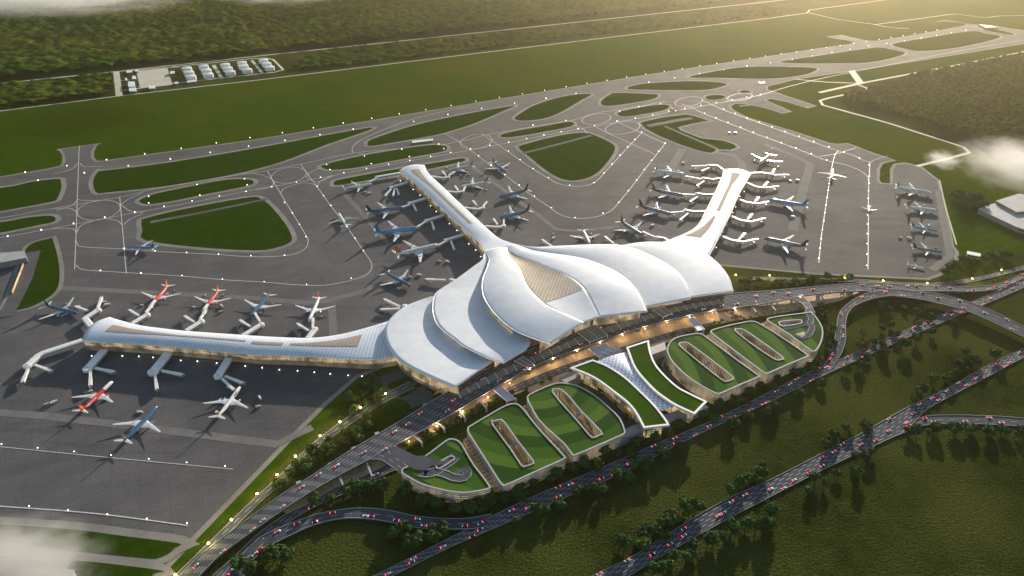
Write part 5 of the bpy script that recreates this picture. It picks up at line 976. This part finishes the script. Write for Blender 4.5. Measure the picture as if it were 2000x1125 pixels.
# apron vehicles
vp = {}
def apron_vehicle(u_, v_, kind, rz, label):
    if kind not in vp:
        o = empty('service_truck' if kind == 'truck' else 'baggage_loader', (0, 0, 0)); c = 'white' if kind == 'truck' else 'yellow'
        if kind == 'truck':
            mb = MB(); mb.box((-1, 0, 1.2), 7, 3, 3.2); local(mb.build('box_body', PM['white'], o)); mb = MB(); mb.box((4, 0, 1.0), 2.6, 2.8, 2.6, 0, .85); cb = local(mb.build('cab', PM['white'], o)); mb = MB(); mb.box((5.2, 0, 2.3), .5, 2.4, .9); local(mb.build('windscreen', PM['glass'], cb))
        else:
            mb = MB(); mb.box((0, 0, 1.0), 8, 3, 1.4); local(mb.build('chassis', mat('loader_yellow', (.45, .36, .04), .6), o)); mb = MB(); mb.box((.8, 0, 2.9), 6, 2.6, .5); mb.box((-2.4, .9, 2.4), 1.4, 1.4, 1.6); local(mb.build('platform', PM['grey'], o))
        for x in (-3, 3):
            for y in (-1.4, 1.4): mb = MB(); mb.tube([(x, y - .3, .8), (x, y + .3, .8)], .8, n=10); local(mb.build('wheel', PM['tyre'], o))
        vp[kind] = o
    else: o = ctree(vp[kind])
    p = P(u_, v_, 1); o.location = (p.x, p.y, .6); o.rotation_euler = (0, 0, rz); tag(o, label, 'truck' if kind == 'truck' else 'loader', 'apron vehicles')
for u_, v_, k, rz, lab in [(106, 787, 'truck', .9, 'white truck left of the red airliner on the near apron'), (91, 791, 'loader', .9, 'yellow loader left of the red airliner on the near apron'), (508, 778, 'truck', 2.2, 'white truck right of the Jet tailed airliner'), (504, 795, 'loader', .3, 'yellow loader right of the Jet tailed airliner'), (210, 596, 'truck', .5, 'white truck beside the bent bridge beyond the west pier tip'), (204, 591, 'loader', .5, 'yellow loader beside the bent bridge beyond the west pier tip'), (434, 599, 'truck', -.8, 'white truck right of the second red tailed airliner'), (431, 610, 'loader', .6, 'yellow loader right of the second red tailed airliner'),
    (713, 376, 'loader', -.3, 'yellow loader under the green tailed airliner'), (722, 378, 'truck', .5, 'white truck under the green tailed airliner'), (858, 511, 'loader', -.3, 'yellow loader below the red and gold tailed jumbo'), (874, 512, 'truck', -.5, 'white truck below the red and gold tailed jumbo'), (801, 542, 'loader', 0, 'yellow loader beside the lone teal airliner'), (819, 538, 'truck', 0, 'white truck beside the lone teal airliner'),
    (916, 342, 'loader', -.4, 'yellow loader under the maroon tailed airliner'), (950, 372, 'loader', 1.4, 'yellow loader under the black and gold tailed airliner'), (1081, 466, 'truck', .8, 'white truck left of the white jumbo behind the roof'), (1080, 458, 'loader', 1.2, 'yellow loader left of the white jumbo behind the roof'), (1274, 441, 'truck', .6, 'white truck right of the dark jumbo above the petal roofs'), (1424, 260, 'loader', .2, 'yellow loader alone on the far empty apron'), (1436, 260, 'truck', .1, 'white truck alone on the far empty apron'),
    (1334, 319, 'truck', .3, 'white truck above the white jumbo left of the east pier'), (1543, 354, 'loader', .2, 'yellow loader right of the east pier tip bridge'), (1557, 353, 'truck', -.1, 'white truck right of the east pier tip bridge'), (1758, 465, 'loader', .1, 'yellow loader left of the blue airliner on the remote stands'), (1775, 466, 'truck', -.5, 'white truck left of the dark airliner on the remote stands'), (1548, 424, 'truck', -.2, 'white truck behind the bright blue jumbo right of the east pier'), (1520, 326, 'loader', 1, 'yellow loader under the white jumbo right of the east pier tip'), (1751, 387, 'truck', 1.2, 'white truck under the tail of the topmost remote jumbo')]: apron_vehicle(u_, v_, k, rz, lab)
zones = (('near the west pier', lambda u, v: u < 660 and v > 540), ('on the stands of the north pier', lambda u, v: 660 < u < 1060), ('on the stands of the east pier', lambda u, v: 1060 <= u < 1600 and v > 300), ('on the remote eastern stands', lambda u, v: u > 1740))
mk = MB(); rr_ = random.Random(5)
for nu_, nv_, tu, tv, kind, sty, lab, tx in PL:
    z_ = [z for z, f in zones if f(nu_, nv_)]
    if not z_ or kind == 'small': continue
    a, b = P(nu_, nv_), P(tu, tv); d = (b - a).normalized(); q = Vector((-d.y, d.x, 0)); strip(mk, [a - d * 6, b + d * 25], .8, .9)
    for k in range(3):
        c = a.lerp(b, rr_.uniform(.1, .75)) + q * rr_.choice((-1, 1)) * rr_.uniform(14, 22); kd = rr_.choice(('truck', 'loader')); o = ctree(vp[kd]); o.location = (c.x, c.y, .6); o.rotation_euler = (0, 0, rr_.uniform(0, 6.28)); o.scale = (.7, .7, .7)
        tag(o, ('small white service truck ' if kd == 'truck' else 'small yellow loader ') + z_[0], kd, 'small %ss %s' % (kd, z_[0]))
tag(mk.build('stand_line', M['lane']), kind='structure')
# people on the forecourt
pp = []
for i, (c1_, c2_) in enumerate((((.05, .05, .07), (.03, .03, .04)), ((.4, .1, .08), (.05, .05, .08)), ((.5, .5, .5), (.06, .07, .12)))):
    mb = MB(); s_ = 1.25
    mb.cur = 1
    for y in (-.1, .1): mb.tube([(0, y, 0), (.02, y, .45), (0, y * .9, .88)], [.06, .075, .1], n=6)
    mb.cur = 0; mb.tube([(0, 0, .82), (0, 0, 1.1), (0, 0, 1.4), (0, 0, 1.48)], [.17, .16, .2, .08], n=8, sc_=(1, .7))
    for y in (-.24, .24): mb.tube([(0, y * .8, 1.4), (0, y, 1.1), (.08, y, .82)], [.06, .045, .035], n=5)
    mb.cur = 2; mb.tube([(0, 0, 1.45), (0, 0, 1.52), (0, 0, 1.62), (0, 0, 1.72), (0, 0, 1.77)], [.05, .09, .11, .09, .03], n=8)
    mb.v = [(x * s_, y * s_, z * s_) for x, y, z in mb.v]
    o = mb.build('person', [mat('shirt', c1_), mat('trousers', c2_), mat('skin_hair', (.12, .07, .05))]); pp.append(o)
names = ['dark', 'red', 'pale']
ppl = [(992, 738 + 9), (1000, 745), (1010, 741), (1021, 731), (1032, 727), (1041, 722), (1048, 721), (1054, 718), (1015, 748), (1060, 712), (1075, 708), (1080, 716), (1090, 706), (1101, 702), (1120, 704), (1140, 695), (1187, 674), (1195, 668), (1205, 667), (1218, 660), (1245, 652), (1268, 645), (1265, 643), (1243, 658), (1128, 700), (1163, 684), (1168, 689), (1176, 684), (1180, 692), (1171, 693), (1290, 640), (1310, 634), (1330, 627), (1067, 717), (1098, 712), (1199, 677), (1212, 672), (1230, 662)]
for i, (u_, v_) in enumerate(ppl):
    k = i % 3; o = pp[k] if i < 3 else pp[k].copy()
    if i >= 3: COL.objects.link(o)
    onb = 1150 < u_ < 1185 and v_ > 682
    z = 12.65 if onb else .95; p = P(u_, v_, z); o.location = p; o.rotation_euler = (0, 0, random.random() * 6.28); tag(o, 'tiny person in %s top %s' % (names[k], 'on the wide lilac footbridge' if onb else 'walking on the tan forecourt'), 'person', 'people in %s tops %s' % (names[k], 'on the footbridge' if onb else 'on the forecourt'))
# ------------------------------------------------------------------ trees
def crown_mesh(seed, nclump=9, nleaf=420, flat=.75):
    r_ = np.random.default_rng(seed); mb = MB(); cl = []
    for k in range(nclump):
        a = r_.uniform(0, 6.28); q = r_.uniform(0, .55) ** .8; cl.append((q * math.cos(a), q * math.sin(a), r_.uniform(-.25, .5) * flat, r_.uniform(.35, .6)))
    for k in range(nleaf):
        c = cl[r_.integers(nclump)]; d = r_.normal(size=3); d /= np.linalg.norm(d)
        if d[2] < -.5: d[2] *= -1
        rr = c[3] * r_.uniform(.75, 1.08); p = Vector((c[0] + d[0] * rr, c[1] + d[1] * rr, c[2] + d[2] * rr * flat))
        n_ = (Vector(d) + Vector(r_.normal(size=3)) * .55).normalized(); t = n_.orthogonal().normalized(); b = n_.cross(t); s_ = r_.uniform(.07, .14)
        a = r_.uniform(0, 3.14); t2 = t * math.cos(a) + b * math.sin(a); b2 = n_.cross(t2)
        mb.face([p + t2 * s_, p + b2 * s_ * .8, p - t2 * s_, p - b2 * s_ * .8])
    for c in cl:   # dense inner twigs so crowns do not read hollow
        n = 6; s_ = c[3] * .72; G = [[(c[0] + s_ * math.sin(f) * math.cos(2 * math.pi * j / n + f), c[1] + s_ * math.sin(f) * math.sin(2 * math.pi * j / n + f), c[2] + flat * s_ * math.cos(f)) for j in range(n)] for f in (.3, 1.0, 1.7, 2.4)]; mb.grid(G, close=True)
    return mb
trees = []
for k in range(8):
    o = bpy.data.objects.new('broadleaf_tree', None)
    m1 = crown_mesh(100 + k, nclump=7 + k % 4); lf = LEAF[k % 4]
    c_ = m1.build('crown', lf, None); COL.objects.unlink(c_)
    mb = MB(); mb.tube([(0, 0, -1.0), (.03, 0, -.55), (0, .03, -.2)], [.085, .055, .04], n=6)
    for a in (0, 2.1, 4.2): mb.tube([(.02, .01, -.5), (.3 * math.cos(a), .3 * math.sin(a), .05)], [.035, .015], n=4)
    t_ = mb.build('trunk', M['bark'], None); COL.objects.unlink(t_); trees.append((c_.data, t_.data))
NT = [0]
def put_tree(p, s_, variant, label, group, name='broadleaf_tree'):
    o = bpy.data.objects.new(name, None); COL.objects.link(o); o.empty_display_size = .5
    for nm, me in (('crown', trees[variant][0]), ('trunk', trees[variant][1])):
        c = bpy.data.objects.new(nm, me); COL.objects.link(c); c.parent = o; c.location = (0, 0, .72)
    o.location = (p.x, p.y, p.z); o.scale = (s_, s_, s_ * random.uniform(.8, 1.1)); o.rotation_euler = (0, 0, random.random() * 6.28); tag(o, label, 'tree', group); NT[0] += 1
def tree_row(pts, n, spread, s0, s1, label, group, variants=(0, 1, 2, 3, 4, 5, 6, 7), z=0, name='broadleaf_tree'):
    w_ = resample(px(pts), n=200); s0 *= 1.25; s1 *= 1.3
    for i in range(n):
        c = w_[int((i + random.random()) / n * 199)]; p = c + Vector((random.gauss(0, spread), random.gauss(0, spread), z - .2)); ss = random.uniform(s0, s1); vv = random.choice(variants); tone = ('deep green', 'olive', 'fresh green', 'yellowish')[vv % 4]; size = 'bigger' if ss > (s0 + s1) / 2 else 'smaller'
        pos = '' if n < 14 else (', left end', ', middle', ', right end')[min(2, i * 3 // n)]
        base = re.sub(r'^(dark green |large dark |small round |bright leafy |dark |small )?tree ', 'tree ', label)
        put_tree(p, ss, vv, size + ' ' + tone + ' ' + base + pos, group, name)
tree_row([(612, 985), (700, 958), (760, 958), (830, 992), (900, 994), (970, 985), (1050, 952), (1150, 912), (1225, 880)], 34, 6, 7, 11, 'tree in the belt below the western car parks', 'trees below the western car parks', (0, 2, 4, 6))
tree_row([(1225, 880), (1290, 850), (1340, 830), (1420, 800), (1480, 768), (1550, 735), (1600, 712)], 20, 5, 7, 10, 'tree in the belt below the eastern car parks', 'trees below the eastern car parks', (0, 1, 2, 5))
tree_row([(545, 960), (580, 925), (620, 895), (645, 880), (690, 855), (715, 835), (735, 820)], 30, 8, 6, 9, 'tree on the verge between service road and elevated road', 'trees beside the service road')
tree_row([(690, 770), (715, 745), (740, 760), (725, 790), (680, 800)], 16, 8, 7, 10, 'tree in the small park below the west pier end', 'trees in the small park')
tree_row([(1005, 1035), (1050, 1008), (1110, 984), (1170, 957), (1230, 932), (1262, 905), (1330, 880)], 17, 5, 7, 10, 'tree along the upper motorway below the western car parks', 'trees along the upper motorway left', (0, 2, 4, 6))
tree_row([(1400, 848), (1480, 806), (1570, 765), (1640, 728), (1700, 700), (1780, 668), (1850, 632)], 15, 6, 7, 11, 'tree along the upper motorway below the eastern car parks', 'trees along the upper motorway right', (0, 1, 4, 5))
tree_row([(480, 1112), (520, 1090), (560, 1080)], 8, 8, 7, 10, 'tree below the curved ramp at the lower left', 'trees below the curved ramp', (0, 2, 4))
tree_row([(768, 1036), (810, 1050), (850, 1048), (866, 1042)], 10, 6, 7, 10, 'tree in the clump below the right end of the curved ramp', 'trees in the ramp clump', (0, 2, 4))
tree_row([(1215, 1078), (1245, 1055), (1290, 1025), (1330, 1000), (1350, 985)], 16, 6, 7, 11, 'tree in the clump above the lower motorway at the bottom', 'trees above the lower motorway bottom', (0, 2, 4, 1))
tree_row([(1430, 958), (1470, 935), (1500, 915)], 10, 6, 6, 9, 'tree in the middle clump above the lower motorway', 'trees above the lower motorway middle', (0, 2, 4)); tree_row([(1620, 865), (1680, 830)], 8, 7, 6, 9, 'tree in the clump above the lower motorway before the side road', 'trees above the lower motorway right', (0, 2, 4))
tree_row([(1770, 790), (1800, 775), (1840, 735), (1880, 715), (1930, 690)], 14, 9, 7, 11, 'tree in the loose wood above the lower motorway', 'trees in the loose wood', (0, 1, 4))
tree_row([(1270, 1120), (1340, 1085), (1400, 1062), (1430, 1040), (1475, 1022), (1500, 1004)], 16, 5, 7, 10, 'tree below the lower motorway at the bottom edge', 'trees below the lower motorway bottom', (0, 2, 6)); tree_row([(1560, 968), (1620, 935), (1680, 905), (1722, 880)], 10, 5, 6, 9, 'tree below the lower motorway before the side road', 'trees below the lower motorway right', (0, 2, 6))
tree_row([(1770, 852), (1830, 846), (1900, 845), (1960, 848), (2000, 852)], 14, 4, 7, 10, 'tree in the hedge below the side road', 'trees below the side road', (0, 2, 4))
tree_row([(1690, 605), (1750, 595), (1820, 615), (1790, 640), (1700, 655), (1675, 690), (1720, 672), (1750, 650)], 17, 7, 6, 9, 'tree inside the loop ramp right of the car parks', 'trees inside the loop ramp', (0, 1, 3, 4, 7))
tree_row([(1605, 600), (1622, 625), (1622, 655), (1612, 690)], 10, 5, 6, 8, 'tree between the easternmost car park and the loop ramp', 'trees east of the car parks', (0, 1, 4))
tree_row([(1440, 556), (1480, 552), (1520, 557), (1560, 551), (1610, 547), (1670, 549)], 12, 4, 6, 9, 'tree on the green strip below the eastern apron', 'trees on the eastern strip', (0, 1, 3, 4)); tree_row([(1830, 537), (1860, 532), (1890, 513), (1930, 510), (1975, 500)], 12, 6, 8, 12, 'dark tree near the small hut by the eastern apron', 'trees near the eastern hut', (0, 4))
tree_row([(1862, 385), (1880, 400), (1900, 392), (1920, 410), (1880, 410)], 9, 10, 11, 16, 'tree in the grove under the right cloud', 'trees in the grove under the cloud', (0, 4))
tree_row([(785, 885), (830, 858), (870, 835), (910, 815), (955, 793), (1000, 770)], 30, 3, 4.5, 6, 'tree in the garden strip beside the western car parks', 'garden trees beside the western car parks', (0, 1, 3, 4), name='garden_tree')
tree_row([(1095, 733), (1060, 750), (1020, 765), (1325, 650), (1350, 645)], 10, 1.5, 3, 4, 'tree along the forecourt edge beside the car parks', 'forecourt edge trees', (0, 1), name='garden_tree'); tree_row([(1150, 752), (1180, 770), (1210, 795), (1222, 820), (1290, 705), (1310, 728), (1350, 762)], 14, 2.5, 3.5, 5, 'bright leafy tree in the courtyard beside the transport hub', 'courtyard trees', (1, 3), z=1.2, name='garden_tree')
# palms
pr_ = None
for i in range(20):
    t = i / 19; u_ = 1395 + 165 * t + random.uniform(-4, 4); v_ = 635 - 28 * t + random.uniform(-4, 4); p = P(u_, v_); p.z = 1
    if pr_ is None:
        pr_ = empty('palm_tree', p); mb = MB(); mb.tube([(0, 0, 0), (.2, 0, 4), (.1, .1, 8)], [.45, .3, .25], n=7); local(mb.build('trunk', M['bark'], pr_)); mb = MB()
        for k in range(14):
            a = k * 2.4; L = random.uniform(3.6, 4.6); e = random.uniform(.3, 1.1); pts_ = []
            for j in range(6): s_ = j / 5; pts_.append(Vector((math.cos(a) * L * s_, math.sin(a) * L * s_, 8 + e * 2.4 * s_ - 3.6 * s_ * s_)))
            q = Vector((-math.sin(a), math.cos(a), 0)); mb.grid([[pts_[j] - q * .8 * math.sin(.3 + 2.6 * j / 5) - Vector((0, 0, .35)), pts_[j], pts_[j] + q * .8 * math.sin(.3 + 2.6 * j / 5) - Vector((0, 0, .35))] for j in range(6)])
        local(mb.build('crown', LEAF[3], pr_)); o = pr_
    else: o = ctree(pr_); o.location = p; o.rotation_euler = (0, 0, random.random() * 6); s_ = random.uniform(.85, 1.2); o.scale = (s_, s_, s_)
    tag(o, '%s palm tree in the planted strip beside the eastern car parks, %s' % ('taller' if o.scale.x > 1.0 else 'shorter', ('left end', 'left part', 'middle', 'right part', 'right end')[i // 4]), 'palm', 'palms beside the eastern car parks')
# ------------------------------------------------------------------ woods as canopies
def inside(x, y, poly):
    c = np.zeros(x.shape, bool); n = len(poly)
    for i in range(n):
        x1, y1 = poly[i].x, poly[i].y; x2, y2 = poly[i - 1].x, poly[i - 1].y
        k = ((y1 > y) != (y2 > y)); xx = (x2 - x1) * (y - y1) / (y2 - y1 + 1e-9) + x1; c ^= k & (x < xx)
    return c
def canopy(name, poly_px, step, cell, hgt, m, label, seed, density=1.0):
    poly = px(poly_px); xs = [p.x for p in poly]; ys = [p.y for p in poly]; r_ = np.random.default_rng(seed)
    X = np.arange(min(xs), max(xs), step); Y = np.arange(min(ys), max(ys), step); gx, gy = np.meshgrid(X, Y)
    gx = gx + r_.uniform(-.35, .35, gx.shape) * step; gy = gy + r_.uniform(-.35, .35, gy.shape) * step
    z = np.full(gx.shape, -9.0); ci = np.floor(gx / cell).astype(int); cj = np.floor(gy / cell).astype(int)
    def hsh(i, j, k): 
        v = np.sin(i * 127.1 + j * 311.7 + k * 74.7 + seed) * 43758.5453; return v - np.floor(v)
    for di in (-1, 0, 1):
        for dj in (-1, 0, 1):
            i, j = ci + di, cj + dj; px_ = (i + hsh(i, j, 1)) * cell; py_ = (j + hsh(i, j, 2)) * cell; rr = cell * (.55 + .45 * hsh(i, j, 3)); hh = hgt * (.5 + .7 * hsh(i, j, 4))
            d2 = ((gx - px_) ** 2 + (gy - py_) ** 2) / rr ** 2; zz = hh * np.sqrt(np.clip(1 - d2, 0, 1)) + hh * .35 * (d2 < 1)
            lowf = .5 + .5 * np.sin(px_ * .004 + np.sin(py_ * .0031) * 2) * np.cos(py_ * .005 + 1.3)
            zz = np.where(hsh(i, j, 5) < density * (.6 + .8 * lowf), zz, -9); z = np.maximum(z, zz)
    ins = inside(gx, gy, poly); keep = ins & (z > -5) ; z = np.where(z < -5, 0.5, z) + r_.normal(0, hgt * .05, z.shape)
    f = keep[:-1, :-1] & ins[1:, :-1] & ins[:-1, 1:] & ins[1:, 1:]
    nr, nc = gx.shape; idx = np.arange(nr * nc).reshape(nr, nc); a = idx[:-1, :-1][f]; F_ = np.stack([a, a + 1, a + nc + 1, a + nc], 1)
    used = np.unique(F_); mp = np.full(nr * nc, -1); mp[used] = np.arange(len(used)); F_ = mp[F_]; V = np.stack([gx.ravel()[used], gy.ravel()[used], z.ravel()[used]], 1)
    me = bpy.data.meshes.new(name); me.vertices.add(len(V)); me.vertices.foreach_set('co', V.ravel()); me.loops.add(F_.size); me.loops.foreach_set('vertex_index', F_.ravel().astype(np.int32)); me.polygons.add(len(F_)); me.polygons.foreach_set('loop_start', np.arange(0, F_.size, 4, dtype=np.int32)); me.update(calc_edges=True); me.validate()
    me.materials.append(M[m]); o = bpy.data.objects.new(name, me); COL.objects.link(o); tag(o, label, 'forest', kind='stuff'); print(name, len(F_))
canopy('forest', [(-250, 186), (0, 158), (500, 105), (1000, 52), (1500, -1), (1650, -18), (1500, -60), (-250, -60)], 11, 30, 20, 'forest', 'dense green forest beyond the far perimeter road', 3, 1.0)
canopy('forest', [(-250, 238), (-250, 196), (0, 169), (222, 146), (227, 184), (0, 212)], 7, 24, 12, 'forest', 'scrubby wood between the two far perimeter roads', 5, .75)
canopy('forest', [(565, 140), (700, 127), (1000, 90), (1400, 43), (1530, 28), (1500, 10), (1000, 63), (600, 105)], 8, 26, 11, 'forest', 'thin wood right of the fuel tank compound', 9, .45)
canopy('wood', [(1640, 190), (1660, 200), (1690, 212), (1760, 230), (1850, 262), (1930, 290), (2030, 330), (2200, 300), (2200, 90), (2000, 108), (1900, 128), (1800, 146), (1760, 158), (1740, 176), (1690, 180)], 5, 19, 17, 'wood', 'dark brown green wood right of the perimeter road', 11, 1.2)
canopy('shrubs', [(1480, 560), (1640, 553), (1700, 548), (1640, 547), (1500, 549)], 3, 7, 4, 'forest', 'low shrubs on the strip above the elevated road', 13, .8)
print('trees', NT[0])

# ------------------------------------------------------------------ forecourt lamps
fl_ = None
for i, p in enumerate(resample(px(cat([(800, 872), (870, 832), (960, 782), (1040, 728), (1100, 704), (1180, 676), (1260, 650), (1330, 632), (1400, 618), (1480, 604), (1560, 590)], False, 4)), n=18)):
    p.z = .8
    if fl_ is None:
        fl_ = empty('lamp_post', p); mb = MB(); mb.tube([(0, 0, 0), (0, 0, 9)], [.22, .14], n=6); local(mb.build('pole', M['steel'], fl_)); mb = MB(); mb.tube([(0, 0, 8.8), (0, 0, 9.1), (0, 0, 9.6), (0, 0, 9.8)], [.3, .7, .7, .3], n=8); local(mb.build('lantern', mat('warm_lantern', (1, .8, .5), .4, emit=(1, .72, .36), estr=3), fl_)); o = fl_
    else: o = ctree(fl_); o.location = p
    tag(o, 'slim warm lamp post on the tan forecourt beside the elevated road', 'lamp post', 'forecourt lamp posts')
    pl = bpy.data.lights.new('forecourt_light', 'POINT'); pl.energy = 4200; pl.color = (1, .68, .38); pl.shadow_soft_size = 1.0; po = bpy.data.objects.new('forecourt_light', pl); COL.objects.link(po); po.parent = o; po.location = (0, 0, 11.5)
# ------------------------------------------------------------------ clouds
def cloud(u, v, z, rad, dens, label, seed, ns=3.2, lo=.37):
    mb = MB(); n = 24
    G = [[(math.sin(f) * math.cos(2 * math.pi * j / n), math.sin(f) * math.sin(2 * math.pi * j / n), math.cos(f)) for j in range(n)] for f in np.linspace(math.pi - .1, .1, 14)]
    mb.v = [p for g_ in G for p in g_]
    for a in range(13):
        for b in range(n): b2 = (b + 1) % n; mb.f.append((a * n + b, a * n + b2, (a + 1) * n + b2, (a + 1) * n + b))
    mb.f.append(tuple(range(13 * n, 14 * n))); mb.f.append(tuple(range(n - 1, -1, -1))); mb.mi = [0] * len(mb.f); mb.uv = [[(0, 0)] * len(f) for f in mb.f]
    m_ = bpy.data.materials.new('cloud_vapour'); m_.use_nodes = True; n_ = m_.node_tree.nodes; l = m_.node_tree.links; n_.clear(); ou = n_.new('ShaderNodeOutputMaterial'); pv = n_.new('ShaderNodeVolumePrincipled')
    tc = n_.new('ShaderNodeTexCoord'); ln = n_.new('ShaderNodeVectorMath'); ln.operation = 'LENGTH'; l.new(tc.outputs['Object'], ln.inputs[0])
    fo = n_.new('ShaderNodeMapRange'); fo.inputs['From Min'].default_value = .98; fo.inputs['From Max'].default_value = .15; l.new(ln.outputs['Value'], fo.inputs['Value'])
    t = n_.new('ShaderNodeTexNoise'); t.noise_dimensions = '4D'; t.inputs['W'].default_value = seed; t.inputs['Scale'].default_value = ns; t.inputs['Detail'].default_value = 6; t.inputs['Roughness'].default_value = .6; l.new(tc.outputs['Object'], t.inputs['Vector'])
    ad = n_.new('ShaderNodeMath'); ad.operation = 'MULTIPLY_ADD'; l.new(fo.outputs[0], ad.inputs[0]); ad.inputs[1].default_value = .32; l.new(t.outputs['Fac'], ad.inputs[2])
    q = n_.new('ShaderNodeMapRange'); q.inputs['From Min'].default_value = lo + .16; q.inputs['From Max'].default_value = lo + .32; l.new(ad.outputs[0], q.inputs['Value'])
    mu = n_.new('ShaderNodeMath'); mu.operation = 'MULTIPLY'; l.new(q.outputs[0], mu.inputs[0]); l.new(fo.outputs[0], mu.inputs[1])
    mm = n_.new('ShaderNodeMath'); mm.operation = 'MULTIPLY'; l.new(mu.outputs[0], mm.inputs[0]); mm.inputs[1].default_value = dens
    pv.inputs['Color'].default_value = (.97, .98, 1, 1); pv.inputs['Anisotropy'].default_value = .3; l.new(mm.outputs[0], pv.inputs['Density']); l.new(pv.outputs[0], ou.inputs['Volume'])
    o = mb.build('cloud', m_, smooth=True); o.location = P(u, v, z); o.scale = rad; tag(o, label, 'cloud', kind='stuff')
cloud(10, 1110, 160, (105, 68, 30), .045, 'low white cloud over the bottom left corner', 1)
cloud(2010, 330, 200, (135, 175, 50), .013, 'low white cloud at the right edge over the wood', 2)
cloud(1842, 312, 150, (45, 55, 22), .02, 'small wisp of cloud over the grass left of the big right cloud', 3)
cloud(60, -5, 250, (700, 300, 70), .006, 'bank of cloud at the top left corner', 4)
cloud(530, -18, 250, (380, 200, 60), .006, 'pale cloud at the top edge left of centre', 5)
# ------------------------------------------------------------------ air
hz_ = MB(); hz_.box((0, 16000, -1.5), 60000, 40000, 706.5); ho_ = hz_.build('haze', None or M['white']); ho_.data.materials.clear()
hm = bpy.data.materials.new('haze'); hm.use_nodes = True; n = hm.node_tree.nodes; n.clear(); ou = n.new('ShaderNodeOutputMaterial'); pv = n.new('ShaderNodeVolumePrincipled')
pv.inputs['Color'].default_value = (1, .92, .70, 1); pv.inputs['Density'].default_value = 4.2e-5; pv.inputs['Anisotropy'].default_value = .91
hm.node_tree.links.new(pv.outputs[0], ou.inputs['Volume']); ho_.data.materials.append(hm); tag(ho_, 'thin warm morning haze over the whole airfield', 'haze', kind='stuff')
